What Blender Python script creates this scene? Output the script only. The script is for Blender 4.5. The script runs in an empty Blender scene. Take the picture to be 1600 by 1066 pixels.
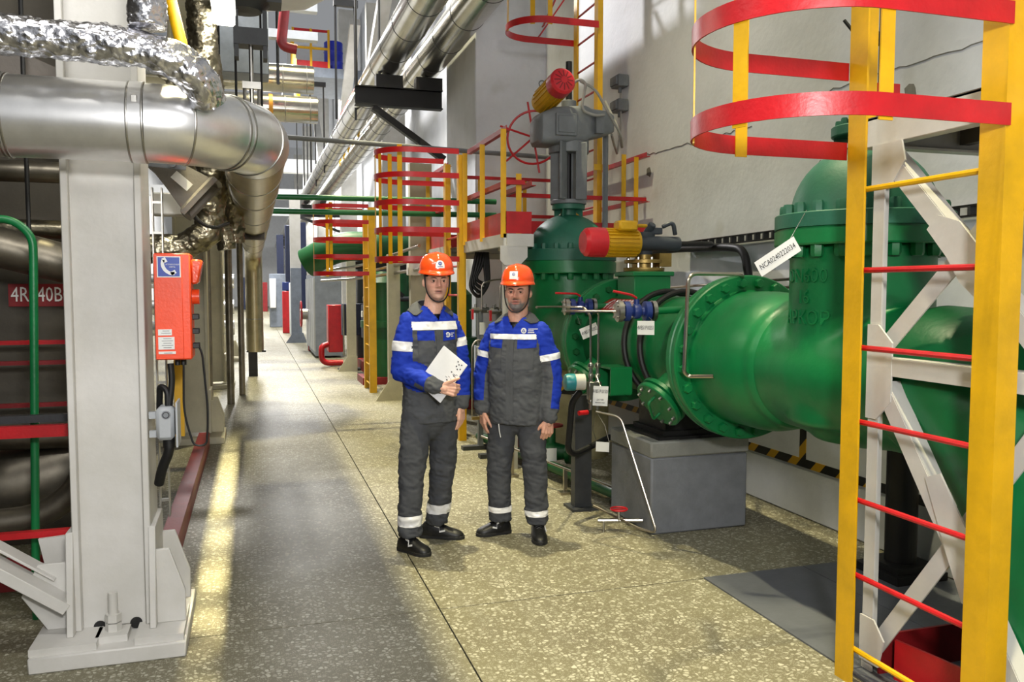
import bpy, bmesh, math, random
import numpy as np
from mathutils import Vector as V, Matrix as M, noise
random.seed(4)
SC = bpy.context.scene
COL = SC.collection
PI = math.pi

# ---------------------------------------------------------------- camera, world, light, exposure
cam = bpy.data.objects.new('camera', bpy.data.cameras.new('camera'))
COL.objects.link(cam)
cam.data.lens = 29.25
cam.data.sensor_width = 36
cam.data.clip_start = .05
cam.data.clip_end = 300
YAW = math.atan(405 / math.hypot(1300, 83))
PITCH = math.atan(83 / 1300)
cam.location = (0, 0, 1.62)
cam.rotation_euler = (PI / 2 - PITCH, 0, -YAW)
SC.camera = cam

w = bpy.data.worlds.new('world')
SC.world = w
w.use_nodes = True
w.node_tree.nodes['Background'].inputs[0].default_value = (.93, .96, 1, 1)
w.node_tree.nodes['Background'].inputs[1].default_value = .29


def lamp(name, loc, target, sx, sy, power, col=(1, 1, 1), spread=180):
    d = bpy.data.lights.new(name, 'AREA')
    d.shape = 'RECTANGLE'
    d.size = sx
    d.size_y = sy
    d.energy = power
    d.color = col
    d.spread = math.radians(spread)
    o = bpy.data.objects.new(name, d)
    COL.objects.link(o)
    o.location = loc
    o.rotation_euler = (V(target) - V(loc)).to_track_quat('-Z', 'Y').to_euler()
    return o


SODIUM = (1, .9, .56)
for i, (yy, pw) in enumerate(((1.5, 160), (6.5, 180), (11.5, 170), (17, 170))):
    lamp('hall_or_fill_lamp', (1.25, yy, 11), (1.25, yy, 0), .2, .2, pw, SODIUM, 58)
lamp('hall_or_fill_lamp', (-.30, 5.0, 11), (-.30, 5.0, 0), .08, 7.5, 230, SODIUM, 16)
for yy, pw in ((24, 1100), (33, 1600), (44, 1800), (56, 1800)):
    lamp('hall_or_fill_lamp', (.6, yy, 9), (.6, yy, 0), 1.2, 1.2, pw, (1, .98, .95))
lamp('hall_or_fill_lamp', (-.4, 15.5, 8.5), (3.8, 8, 2.5), .4, .4, 1000, (1, .98, .97))
lamp('hall_or_fill_lamp', (.9, -1.6, 3.9), (1.4, 5, 1.4), 1.3, .9, 60, (1, .98, .97))  # soft fill added behind the camera to brighten the fronts
lamp('camera_flash', (.25, -.5, 2.35), (1.0, 5, 1.5), .4, .3, 125, (1, .985, .97))
lamp('tube_light', (-1.3, 2.5, 4.2), (-.9, 4.0, 2.0), 1.5, .15, 45, (1, .98, .95))

vs = SC.view_settings
vs.view_transform = 'Standard'
vs.look = 'None'
vs.gamma = 1
vs.use_curve_mapping = False
vs.exposure = 0


# ---------------------------------------------------------------- materials
def lin(h):
    h = h.lstrip('#')
    c = [int(h[i:i + 2], 16) / 255 for i in (0, 2, 4)]
    return tuple(x / 12.92 if x <= .04045 else ((x + .055) / 1.055) ** 2.4 for x in c)


MATS = {}


def paint(name, hexcol, rough=.45, metal=0., var=.12, scale=5., bump=.03, bscale=60., spec=.5, coat=0., hex2=None, streak=1.):
    if name in MATS:
        return MATS[name]
    m = bpy.data.materials.new(name)
    m.use_nodes = True
    nt = m.node_tree
    N, Lk = nt.nodes, nt.links
    b = N['Principled BSDF']
    c = lin(hexcol)
    tc = N.new('ShaderNodeTexCoord')
    geo = N.new('ShaderNodeNewGeometry')
    src = geo.outputs['Position']
    if streak != 1.:
        mp = N.new('ShaderNodeMapping')
        mp.inputs['Scale'].default_value = (1, 1, streak)
        Lk.new(src, mp.inputs[0])
        src = mp.outputs[0]
    n1 = N.new('ShaderNodeTexNoise')
    n1.inputs['Scale'].default_value = scale
    n1.inputs['Detail'].default_value = 6
    n1.inputs['Roughness'].default_value = .62
    Lk.new(src, n1.inputs['Vector'])
    mx = N.new('ShaderNodeMix')
    mx.data_type = 'RGBA'
    c2 = lin(hex2) if hex2 else tuple(min(1, x * (1 + 1.5 * var)) for x in c)
    c1 = tuple(x * (1 - 1.5 * var) for x in c)
    rp = N.new('ShaderNodeMapRange')
    rp.inputs[1].default_value = .3
    rp.inputs[2].default_value = .7
    Lk.new(n1.outputs[0], rp.inputs[0])
    mx.inputs[6].default_value = (*(c if hex2 else c1), 1)
    mx.inputs[7].default_value = (*c2, 1)
    Lk.new(rp.outputs[0], mx.inputs[0])
    Lk.new(mx.outputs[2], b.inputs['Base Color'])
    b.inputs['Roughness'].default_value = rough
    b.inputs['Metallic'].default_value = metal
    b.inputs['Specular IOR Level'].default_value = spec
    b.inputs['Coat Weight'].default_value = coat
    if bump:
        n2 = N.new('ShaderNodeTexNoise')
        n2.inputs['Scale'].default_value = bscale
        n2.inputs['Detail'].default_value = 3
        Lk.new(src, n2.inputs['Vector'])
        bp = N.new('ShaderNodeBump')
        bp.inputs['Strength'].default_value = min(1, bump * 8)
        bp.inputs['Distance'].default_value = .004
        Lk.new(n2.outputs[0], bp.inputs['Height'])
        Lk.new(bp.outputs[0], b.inputs['Normal'])
    MATS[name] = m
    return m


def emit(name, hexcol, s):
    m = bpy.data.materials.new(name)
    m.use_nodes = True
    b = m.node_tree.nodes['Principled BSDF']
    b.inputs['Base Color'].default_value = (*lin(hexcol), 1)
    b.inputs['Emission Color'].default_value = (*lin(hexcol), 1)
    b.inputs['Emission Strength'].default_value = s
    return m


YEL = paint('yellow_paint', '#e3ad0a', .42, var=.12, scale=4, bump=.03, bscale=40, hex2='#c2960c')
YELM = paint('yellow_motor', '#c79a10', .45)
RED = paint('red_paint', '#b3141c', .38, var=.14, scale=6, bump=.03)
REDD = paint('dark_red_paint', '#7d1116', .5, var=.15)
REDM = paint('red_motor', '#c2202a', .4)
GRN = paint('green_paint', '#06743c', .4, var=.14, scale=3, bump=.035, bscale=35, hex2='#0a6233')
GRND = paint('green_paint_dusty', '#1f5f4a', .5, var=.12, scale=4, bump=.03)
GRNV = paint('green_paint_dark', '#075226', .45)
WHT = paint('white_paint', '#cfcdc8', .5, var=.05, scale=3, bump=.03, bscale=30, hex2='#bdbbb3')
CRM = paint('cream_paint', '#b9b49c', .55, var=.08)
BLK = paint('black_paint', '#121212', .5, var=.2)
RUB = paint('black_rubber', '#0c0c0d', .55, bump=.01)
GRY = paint('grey_machine_paint', '#6d7173', .5, var=.12, scale=6)
DGR = paint('dark_grey_steel', '#3a3c3e', .5, metal=.3, var=.15)
STL = paint('steel', '#a8a6a0', .32, metal=1., var=.08, bump=.01)
TUBE = paint('stainless_tube', '#b8b0a2', .3, metal=1., var=.08, bump=0)
BRASS = paint('brass_plated_steel', '#a58c52', .4, metal=.8, var=.2)
BLU = paint('blue_valve_paint', '#1b2f6e', .42, var=.12)
CON = paint('grey_painted_concrete', '#74777b', .6, var=.09, scale=9, bump=.08, bscale=50)
CONL = paint('grout_grey', '#85867f', .8, var=.1, bump=.1)
TAG = paint('white_tag', '#d9dad6', .4, var=.04, bump=0)
INK = paint('black_print', '#101012', .6, bump=0)
WPR = paint('white_print', '#e4e4e2', .5, bump=0, var=.03)
ORG = paint('orange_box_paint', '#e8481c', .42, var=.04, bump=.02, bscale=90)
ORGD = paint('orange_lamp_hood', '#e0471f', .25, var=.06)
LGR = paint('light_grey_plastic', '#a9adb0', .4, var=.05)
BRN = paint('brown_grey_paint', '#5d564e', .5, var=.08)
PLATE = paint('grey_deck_plate', '#575a60', .55, var=.08, scale=7, bump=.04)
TEAL = paint('teal_cap', '#147d85', .4)
ALU = paint('aluminium_cladding', '#e2e2e1', .31, metal=.9, var=.07, scale=7, bump=.012, bscale=9, streak=1)
ALUD = paint('dull_cladding', '#7d776a', .4, metal=.85, var=.22, scale=5, bump=.03, bscale=14)
ALUY = paint('tan_shaded_cladding', '#b3a98a', .34, metal=.92, var=.12, scale=5, bump=.02, bscale=9)  # tan tint paints in underside shading along the pipe's aisle run
ALUO = paint('overhead_cladding', '#bdb9ad', .2, metal=1., var=.1, scale=4, bump=.01, bscale=6)
FOIL = paint('crinkled_foil', '#e2e2e6', .24, metal=1., var=.1, scale=8, bump=.125, bscale=48)
FOILD = paint('dirty_foil', '#8d8672', .32, metal=1., var=.25, scale=8, bump=.12, bscale=24)
WALLG = paint('wall_grey', '#8d8c88', .85, var=.06)
DARK = paint('dark_recess', '#242119', .8, var=.3, scale=2)
SBLUE = paint('sign_blue', '#1f3f9e', .4, bump=0, var=.03)
BARREL = paint('barrel_blue', '#1d2fb5', .4)
NAVY = paint('navy_panel', '#1a2340', .5)
GBLUE = paint('grey_blue_steel', '#78808c', .5)
WBR = paint('bright_white_panel', '#e0e1e2', .6, var=.03)


def terrazzo():
    m = bpy.data.materials.new('terrazzo')
    m.use_nodes = True
    nt = m.node_tree
    N, Lk = nt.nodes, nt.links
    b = N['Principled BSDF']
    geo = N.new('ShaderNodeNewGeometry')
    nz = N.new('ShaderNodeTexNoise')
    nz.inputs['Scale'].default_value = 30
    Lk.new(geo.outputs['Position'], nz.inputs['Vector'])
    ad = N.new('ShaderNodeMix')
    ad.data_type = 'VECTOR'
    ad.inputs[0].default_value = .012
    Lk.new(geo.outputs['Position'], ad.inputs[4])
    Lk.new(nz.outputs['Color'], ad.inputs[5])

    def vor(scale, lo, hi, pick):
        v1 = N.new('ShaderNodeTexVoronoi')
        v1.feature = 'DISTANCE_TO_EDGE'
        v1.inputs['Scale'].default_value = scale
        v2 = N.new('ShaderNodeTexVoronoi')
        v2.inputs['Scale'].default_value = scale
        for v in (v1, v2):
            Lk.new(ad.outputs[1], v.inputs['Vector'])
        r = N.new('ShaderNodeMapRange')
        r.inputs[1].default_value = lo
        r.inputs[2].default_value = hi
        Lk.new(v1.outputs['Distance'], r.inputs[0])
        sp = N.new('ShaderNodeSeparateColor')
        Lk.new(v2.outputs['Color'], sp.inputs[0])
        g = N.new('ShaderNodeMath')
        g.operation = 'GREATER_THAN'
        g.inputs[1].default_value = pick
        Lk.new(sp.outputs[0], g.inputs[0])
        mu = N.new('ShaderNodeMath')
        mu.operation = 'MULTIPLY'
        Lk.new(r.outputs[0], mu.inputs[0])
        Lk.new(g.outputs[0], mu.inputs[1])
        return mu.outputs[0], sp.outputs[1]
    big, rnd = vor(46, .10, .20, .45)
    sml, rnd2 = vor(110, .12, .25, .45)
    st = N.new('ShaderNodeTexNoise')
    st.inputs['Scale'].default_value = .9
    st.inputs['Detail'].default_value = 7
    st.inputs['Roughness'].default_value = .6
    Lk.new(geo.outputs['Position'], st.inputs['Vector'])
    sr = N.new('ShaderNodeMapRange')
    sr.inputs[1].default_value = .3
    sr.inputs[2].default_value = .72
    Lk.new(st.outputs[0], sr.inputs[0])

    def mix(a, bb, fac):
        x = N.new('ShaderNodeMix')
        x.data_type = 'RGBA'
        for sck, val in ((6, a), (7, bb)):
            if isinstance(val, str):
                x.inputs[sck].default_value = (*lin(val), 1)
            else:
                Lk.new(val, x.inputs[sck])
        if isinstance(fac, float):
            x.inputs[0].default_value = fac
        else:
            Lk.new(fac, x.inputs[0])
        return x.outputs[2]
    base = mix('#77735c', '#655f4e', sr.outputs[0])
    chipc = mix('#b5b2a0', '#85826f', rnd)
    c = mix(base, '#8d8a76', sml)
    c = mix(c, chipc, big)
    Lk.new(c, b.inputs['Base Color'])
    rr = N.new('ShaderNodeMapRange')
    rr.inputs[3].default_value = .42
    rr.inputs[4].default_value = .62
    Lk.new(st.outputs[0], rr.inputs[0])
    Lk.new(rr.outputs[0], b.inputs['Roughness'])
    b.inputs['Specular IOR Level'].default_value = .25
    return m


def wallmat():
    m = bpy.data.materials.new('old_white_plaster')
    m.use_nodes = True
    nt = m.node_tree
    N, Lk = nt.nodes, nt.links
    b = N['Principled BSDF']
    geo = N.new('ShaderNodeNewGeometry')
    n1 = N.new('ShaderNodeTexNoise')
    n1.inputs['Scale'].default_value = .8
    n1.inputs['Detail'].default_value = 8
    n1.inputs['Roughness'].default_value = .65
    Lk.new(geo.outputs['Position'], n1.inputs['Vector'])
    rp = N.new('ShaderNodeValToRGB')
    rp.color_ramp.elements[0].position = .3
    rp.color_ramp.elements[0].color = (*lin('#c0c3c9'), 1)
    rp.color_ramp.elements[1].position = .62
    rp.color_ramp.elements[1].color = (*lin('#d8dbe1'), 1)
    Lk.new(n1.outputs[0], rp.inputs[0])
    n3 = N.new('ShaderNodeTexNoise')
    n3.inputs['Scale'].default_value = 2.2
    n3.inputs['Detail'].default_value = 2
    Lk.new(geo.outputs['Position'], n3.inputs['Vector'])
    r3 = N.new('ShaderNodeMapRange')
    r3.inputs[1].default_value = .66
    r3.inputs[2].default_value = .78
    r3.inputs[4].default_value = .22
    Lk.new(n3.outputs[0], r3.inputs[0])
    mx = N.new('ShaderNodeMix')
    mx.data_type = 'RGBA'
    mx.inputs[7].default_value = (*lin('#8f8a70'), 1)
    Lk.new(r3.outputs[0], mx.inputs[0])
    Lk.new(rp.outputs[0], mx.inputs[6])
    Lk.new(mx.outputs[2], b.inputs['Base Color'])
    b.inputs['Roughness'].default_value = .7
    n2 = N.new('ShaderNodeTexNoise')
    n2.inputs['Scale'].default_value = 18
    n2.inputs['Detail'].default_value = 6
    Lk.new(geo.outputs['Position'], n2.inputs['Vector'])
    bp = N.new('ShaderNodeBump')
    bp.inputs['Strength'].default_value = .3
    bp.inputs['Distance'].default_value = .01
    Lk.new(n2.outputs[0], bp.inputs['Height'])
    Lk.new(bp.outputs[0], b.inputs['Normal'])
    return m


def hazard(axis=1, period=.26):
    m = bpy.data.materials.new('hazard_tape')
    m.use_nodes = True
    nt = m.node_tree
    N, Lk = nt.nodes, nt.links
    b = N['Principled BSDF']
    geo = N.new('ShaderNodeNewGeometry')
    sp = N.new('ShaderNodeSeparateXYZ')
    Lk.new(geo.outputs['Position'], sp.inputs[0])
    a = N.new('ShaderNodeMath')
    a.operation = 'ADD'
    Lk.new(sp.outputs[1], a.inputs[0])
    Lk.new(sp.outputs[2], a.inputs[1])
    mo = N.new('ShaderNodeMath')
    mo.operation = 'FRACT'
    mu = N.new('ShaderNodeMath')
    mu.operation = 'DIVIDE'
    mu.inputs[1].default_value = period
    Lk.new(a.outputs[0], mu.inputs[0])
    Lk.new(mu.outputs[0], mo.inputs[0])
    g = N.new('ShaderNodeMath')
    g.operation = 'GREATER_THAN'
    g.inputs[1].default_value = .62
    Lk.new(mo.outputs[0], g.inputs[0])
    mx = N.new('ShaderNodeMix')
    mx.data_type = 'RGBA'
    mx.inputs[6].default_value = (*lin('#14140f'), 1)
    mx.inputs[7].default_value = (*lin('#b98e12'), 1)
    Lk.new(g.outputs[0], mx.inputs[0])
    Lk.new(mx.outputs[2], b.inputs['Base Color'])
    b.inputs['Roughness'].default_value = .5
    return m


# ---------------------------------------------------------------- geometry helpers
WP = {}


def frame(d, up=(0, 0, 1)):
    d = V(d).normalized()
    up = V(up)
    if abs(d.dot(up.normalized())) > .98:
        up = V((0, 1, 0)) if abs(d.y) < .9 else V((1, 0, 0))
    s = d.cross(up).normalized()
    return s, s.cross(d).normalized(), d


def arc(c, r, a0, a1, n, u=(1, 0, 0), v=(0, 1, 0)):
    c, u, v = V(c), V(u), V(v)
    return [c + u * (r * math.cos(a0 + (a1 - a0) * i / n)) + v * (r * math.sin(a0 + (a1 - a0) * i / n)) for i in range(n + 1)]


def fillet(pts, rad, seg=5):
    pts = [V(p) for p in pts]
    out = [pts[0]]
    for i in range(1, len(pts) - 1):
        a, b, c = pts[i - 1], pts[i], pts[i + 1]
        d1, d2 = (a - b), (c - b)
        r = min(rad, d1.length * .48, d2.length * .48)
        p, q = b + d1.normalized() * r, b + d2.normalized() * r
        for k in range(seg + 1):
            t = k / seg
            out.append(p * (1 - t) ** 2 + b * 2 * t * (1 - t) + q * t * t)
    out.append(pts[-1])
    return out


class B:
    def __init__(s):
        s.v, s.f, s.mi = [], [], []

    def add(s, vs, fs, mi=0):
        o = len(s.v)
        s.v += [tuple(x) for x in vs]
        s.f += [tuple(i + o for i in f) for f in fs]
        s.mi += [mi] * len(fs)
        return s

    def extr(s, poly, p, q, up=(0, 0, 1), mi=0):
        p, q = V(p), V(q)
        a, b, d = frame(q - p, up)
        n = len(poly)
        vs = [p + a * x + b * y for x, y in poly] + [q + a * x + b * y for x, y in poly]
        fs = [(i, (i + 1) % n, n + (i + 1) % n, n + i) for i in range(n)]
        fs += [tuple(range(n))[::-1], tuple(range(n, 2 * n))]
        return s.add(vs, fs, mi)

    def bar(s, p, q, w, h, up=(0, 0, 1), mi=0):
        w, h = w / 2, h / 2
        return s.extr([(-w, -h), (w, -h), (w, h), (-w, h)], p, q, up, mi)

    def ang(s, p, q, w, h, t, up=(0, 0, 1), sx=1, sy=1):
        P = [(0, 0), (w, 0), (w, t), (t, t), (t, h), (0, h)]
        P = [(x * sx, y * sy) for x, y in P]
        if sx * sy < 0:
            P = P[::-1]
        return s.extr(P, p, q, up)

    def chan(s, p, q, w, h, t, up=(0, 0, 1), sx=1):
        P = [(0, -h / 2), (w, -h / 2), (w, -h / 2 + t), (t, -h / 2 + t), (t, h / 2 - t), (w, h / 2 - t), (w, h / 2), (0, h / 2)]
        P = [(x * sx, y) for x, y in P]
        if sx < 0:
            P = P[::-1]
        return s.extr(P, p, q, up)

    def ibeam(s, p, q, w, h, t, up=(0, 0, 1)):
        a, b = w / 2, h / 2
        P = [(-a, -b), (a, -b), (a, -b + t), (t / 2, -b + t), (t / 2, b - t), (a, b - t), (a, b), (-a, b), (-a, b - t), (-t / 2, b - t),
             (-t / 2, -b + t), (-a, -b + t)]
        return s.extr(P, p, q, up)

    def box(s, c, d, R=None, mi=0):
        c = V(c)
        x, y, z = (k / 2 for k in d)
        vs = [V((a, b, e)) for a in (-x, x) for b in (-y, y) for e in (-z, z)]
        if R is not None:
            vs = [R @ k for k in vs]
        return s.add([c + k for k in vs], [(0, 1, 3, 2), (4, 6, 7, 5), (0, 4, 5, 1), (2, 3, 7, 6), (0, 2, 6, 4), (1, 5, 7, 3)], mi)

    def plate(s, pts, n, t, mi=0):
        pts = [V(p) for p in pts]
        n = V(n).normalized() * t
        k = len(pts)
        nn = (pts[1] - pts[0]).cross(pts[2] - pts[1])
        if nn.dot(n) > 0:
            pts = pts[::-1]
        vs = pts + [p + n for p in pts]
        fs = [(i, k + i, k + (i + 1) % k, (i + 1) % k)[::-1] for i in range(k)]
        return s.add(vs, [tuple(range(k)), tuple(range(k, 2 * k))[::-1]] + fs, mi)

    def tube(s, pts, r, n=10, closed=False, mi=0, squash=None):
        pts = [V(p) for p in pts]
        k = len(pts)
        rr = r if isinstance(r, (list, tuple)) else [r] * k
        vs, fs = [], []
        ref = None
        for i, p in enumerate(pts):
            if closed:
                d = pts[(i + 1) % k] - pts[i - 1]
            else:
                d = pts[min(i + 1, k - 1)] - pts[max(i - 1, 0)]
            d.normalize()
            if ref is None:
                a, b, _ = frame(d)
            else:
                a = (ref - d * ref.dot(d)).normalized()
                b = d.cross(a) * -1
                b = a.cross(d)
            ref = a
            for j in range(n):
                t = 2 * PI * j / n
                vs.append(p + a * (math.cos(t) * rr[i]) + b * (math.sin(t) * rr[i]))
        m = k if closed else k - 1
        for i in range(m):
            for j in range(n):
                q = (i + 1) % k
                fs.append((i * n + j, q * n + j, q * n + (j + 1) % n, i * n + (j + 1) % n)[::-1])
        if not closed:
            fs += [tuple(range(n))[::-1][::-1], tuple(range((k - 1) * n, k * n))[::-1]]
        return s.add(vs, fs, mi)

    def lathe(s, prof, o, d, n=32, mi=0, a0=0., a1=2 * PI, up=(0, 0, 1)):
        o = V(o)
        a, b, d = frame(d, up)
        vs, fs = [], []
        full = abs(a1 - a0 - 2 * PI) < 1e-6
        cnt = n if full else n + 1
        for r, h in prof:
            for j in range(cnt):
                t = a0 + (a1 - a0) * j / n
                vs.append(o + d * h + a * (r * math.cos(t)) + b * (r * math.sin(t)))
        for i in range(len(prof) - 1):
            for j in range(n):
                q = (j + 1) % cnt
                fs.append((i * cnt + j, i * cnt + q, (i + 1) * cnt + q, (i + 1) * cnt + j))
        if full and prof[0][0] > 1e-4:
            fs.append(tuple(range(cnt))[::-1])
        if full and prof[-1][0] > 1e-4:
            fs.append(tuple(range((len(prof) - 1) * cnt, len(prof) * cnt)))
        return s.add(vs, fs, mi)

    def cyl(s, p, q, r, n=16, r2=None, mi=0):
        p, q = V(p), V(q)
        L = (q - p).length
        return s.lathe([(r, 0), (r if r2 is None else r2, L)], p, q - p, n, mi)

    def strap(s, pts, h, t, up=(0, 0, 1)):
        """flat bar, tall along up, thin across, following pts"""
        pts = [V(p) for p in pts]
        up = V(up)
        k = len(pts)
        vs, fs = [], []
        for i, p in enumerate(pts):
            d = (pts[min(i + 1, k - 1)] - pts[max(i - 1, 0)]).normalized()
            sd = d.cross(up).normalized()
            for x, y in ((-t / 2, -h / 2), (t / 2, -h / 2), (t / 2, h / 2), (-t / 2, h / 2)):
                vs.append(p + sd * x + up * y)
        for i in range(k - 1):
            for j in range(4):
                fs.append((i * 4 + j, i * 4 + (j + 1) % 4, i * 4 + 4 + (j + 1) % 4, i * 4 + 4 + j))
        fs += [(3, 2, 1, 0), (4 * k - 4, 4 * k - 3, 4 * k - 2, 4 * k - 1)]
        return s.add(vs, fs)

    def loft(s, rings, mi=0, cap=True):
        n = len(rings[0])
        vs = [p for r in rings for p in r]
        fs = []
        for i in range(len(rings) - 1):
            for j in range(n):
                q = (j + 1) % n
                fs.append((i * n + j, i * n + q, (i + 1) * n + q, (i + 1) * n + j))
        if cap:
            fs += [tuple(range(n))[::-1], tuple(range((len(rings) - 1) * n, len(rings) * n))]
        return s.add(vs, fs, mi)

    def mesh(s, name, mats, off=V((0, 0, 0)), sharp=35):
        me = bpy.data.meshes.new(name)
        me.from_pydata([V(p) - off for p in s.v], [], s.f)
        for m in (mats if isinstance(mats, (list, tuple)) else [mats]):
            me.materials.append(m)
        if any(s.mi):
            me.polygons.foreach_set('material_index', s.mi)
        bm = bmesh.new()
        bm.from_mesh(me)
        bmesh.ops.recalc_face_normals(bm, faces=bm.faces)
        bm.to_mesh(me)
        bm.free()
        me.polygons.foreach_set('use_smooth', [True] * len(me.polygons))
        me.set_sharp_from_angle(angle=math.radians(sharp))
        return me

    def build(s, name, mats, parent=None, bev=0., sharp=35, **tags):
        a = np.array(s.v)
        c = V((a.min(0) + a.max(0)) / 2)
        if parent is None:
            c.z = float(a[:, 2].min())
        me = s.mesh(name, mats, c, sharp)
        return link(name, me, parent, c, bev=bev, **tags)


def link(name, me, parent, pos, rot=None, bev=0., **tags):
    o = bpy.data.objects.new(name, me)
    COL.objects.link(o)
    pos = V(pos)
    if parent is not None:
        o.parent = parent
        o.location = pos - WP[parent]
    else:
        o.location = pos
    WP[o] = pos
    if rot is not None:
        o.rotation_euler = rot
    if bev:
        md = o.modifiers.new('edge', 'BEVEL')
        md.width = bev
        md.segments = 1
        md.limit_method = 'ANGLE'
        md.angle_limit = math.radians(40)
    for k, x in tags.items():
        o[k] = x
    return o


def tag(o, label, cat, group=None):
    o['label'] = label
    o['category'] = cat
    if group:
        o['group'] = group
    return o


def thing(name, label, cat, loc, group=None):
    o = link(name, None, None, loc)
    o.empty_display_size = .1
    return tag(o, label, cat, group)


def struct(b, name, m, parent=None, **k):
    o = b.build(name, m, parent, **k)
    o['kind'] = 'structure'
    return o


def rot_to(d, up=(0, 0, 1)):
    a, b, d = frame(d, up)
    return M((b, a, d)).transposed().to_euler()


def text_geo(b, txt, o, right, upv, size, depth=.001, mi=0, bend=None, align='CENTER', squeeze=1.):
    """adds raised lettering to builder b; bend(x) -> (point, right, normal) for curved surfaces"""
    cu = bpy.data.curves.new('t', 'FONT')
    cu.body = txt
    cu.size = size
    cu.extrude = depth / 2
    cu.align_x = align
    cu.align_y = 'CENTER'
    cu.resolution_u = 2
    ob = bpy.data.objects.new('t', cu)
    COL.objects.link(ob)
    me = bpy.data.meshes.new_from_object(ob.evaluated_get(bpy.context.evaluated_depsgraph_get()))
    COL.objects.unlink(ob)
    bpy.data.objects.remove(ob)
    bpy.data.curves.remove(cu)
    right, upv, o = V(right).normalized(), V(upv).normalized(), V(o)
    nn = right.cross(upv)
    vs = []
    for q in me.vertices:
        x, y, z = q.co
        x *= squeeze
        if bend:
            vs.append(bend(x, y, z))
        else:
            vs.append(o + right * x + upv * y + nn * (z + depth / 2))
    fs = [tuple(p.vertices) for p in me.polygons]
    b.add(vs, fs, mi)
    bpy.data.meshes.remove(me)


def bolt_mesh(r, h, n=6):
    b = B()
    b.lathe([(r, 0), (r, h * .75), (r * .82, h), (0, h)], (0, 0, 0), (0, 0, 1), n)
    return b


_bm = {}


def bolts(parent, mat_, c, axis, R, cnt, r, h, name='bolt', phase=0., pick=None):
    key = (r, h, mat_.name)
    if key not in _bm:
        _bm[key] = bolt_mesh(r, h).mesh('bolt', mat_)
    a, b, d = frame(axis)
    rot = rot_to(axis)
    for i in range(cnt):
        t = 2 * PI * (i + phase) / cnt
        if pick and not pick(t):
            continue
        link(name, _bm[key], parent, V(c) + a * (R * math.cos(t)) + b * (R * math.sin(t)), rot)


def bands(b, pts_axis, r, pos, wid=.012, n=40):
    """raised swage rings on a clad pipe"""
    for p, d in pos:
        b.lathe([(r, -wid), (r + .005, -wid * .5), (r + .005, wid * .5), (r, wid)], p, d, n)


def fuse(b, name, mats, voxel, smooth=0, fac=.5):
    """union of the overlapping solids of b as one continuous skin"""
    me = b.mesh(name + '_tmp', mats)
    o = bpy.data.objects.new('tmp', me)
    COL.objects.link(o)
    md = o.modifiers.new('r', 'REMESH')
    md.mode = 'VOXEL'
    md.voxel_size = voxel
    if smooth:
        ms = o.modifiers.new('s', 'SMOOTH')
        ms.iterations = smooth
        ms.factor = fac
    out = bpy.data.meshes.new_from_object(o.evaluated_get(bpy.context.evaluated_depsgraph_get()))
    COL.objects.unlink(o)
    bpy.data.objects.remove(o)
    bpy.data.meshes.remove(me)
    out.name = name
    out.materials.clear()
    for m in (mats if isinstance(mats, (list, tuple)) else [mats]):
        out.materials.append(m)
    out.polygons.foreach_set('use_smooth', [True] * len(out.polygons))
    return out


# ================================================================ SETTING
TER = terrazzo()
WALL = wallmat()
b = B().box((-1, 36, -.07), (14, 84, .1))
floor = struct(b, 'floor', paint('joint_filler', '#2c2a24', .9))
XS = [-8, -2.1, .87, 4.2]
YS = [-5, 4.03, 10.9, 17, 23, 29, 35, 41, 47, 53, 59, 65, 78]
G = .004
for i in range(len(XS) - 1):
    for j in range(len(YS) - 1):
        x0, x1, y0, y1 = XS[i] + G, XS[i + 1] - G, YS[j] + G, YS[j + 1] - G
        B().box(((x0 + x1) / 2, (y0 + y1) / 2, -.015), (x1 - x0, y1 - y0, .03)).build('floor_slab', TER, floor)
for i, (x0, x1) in enumerate(((2.37, 3.02), (3.02, 3.67))):
    for y0, y1 in ((.4, 1.6), (1.6, 2.85), (2.85, 4.03)):
        B().box(((x0 + x1) / 2, (y0 + y1) / 2, .004), (x1 - x0 - .006, y1 - y0 - .006, .008)).build('deck_plate', PLATE, floor)

b = B().box((4.2, 3.6, 4), (.3, 16, 8))
wall_right = struct(b, 'wall_right', WALL)
b = B()
for Y0, Y1, z0, sl in ((3.2, 5.6, 3.02, .02), (6.2, 8.6, 2.98, .03)):
    pts = []
    y = Y0
    while y < Y1:
        pts.append((4.049, y, z0 + random.uniform(-.012, .012) + sl * (y - Y0)))
        y += random.uniform(.05, .13)
    b.strap(pts, .006, .006)
b.build('plaster_crack', paint('crack_grey', '#6a6964', .9), wall_right)
pm = paint('bare_plaster', '#77756f', .9, bump=.08)
for cy, cz, s in ((4.42, 2.87, .07), (6.55, 2.86, .035), (8.12, 2.85, .06), (5.3, 2.55, .02)):
    pts = [(4.05, cy + s * random.uniform(.6, 1.1) * math.cos(t), cz + s * random.uniform(.6, 1.1) * math.sin(t)) for t in
           [2 * PI * k / 9 for k in range(9)]]
    B().plate(pts, (-1, 0, 0), .003).build('bare_patch', pm, wall_right)
HZ = hazard()
b = B().box((3.865, 2.6, .475), (.37, 13.6, .95))
plinth = struct(b, 'trim_1', WALL, bev=.01)
B().box((3.678, 2.6, .39), (.006, 13.5, .06)).build('hazard_strip', HZ, plinth)
B().box((3.678, 4.93, .56), (.006, .07, .28)).build('hazard_strip', HZ, plinth)
pil = struct(B().box((3.58, 12.3, 5), (1.14, 1.8, 10)), 'wall_pier', WALL, bev=.015)
struct(B().box((4.25, 45, 6), (.3, 64, 12)), 'wall_far_right', WALL)
struct(B().box((-1.5, 77, 7), (14, .3, 14)), 'wall_end', WBR)
struct(B().box((-6.2, 7.5, 6), (.3, 22, 12)), 'wall_left', paint('dim_wall', '#57534a', .85))
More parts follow.
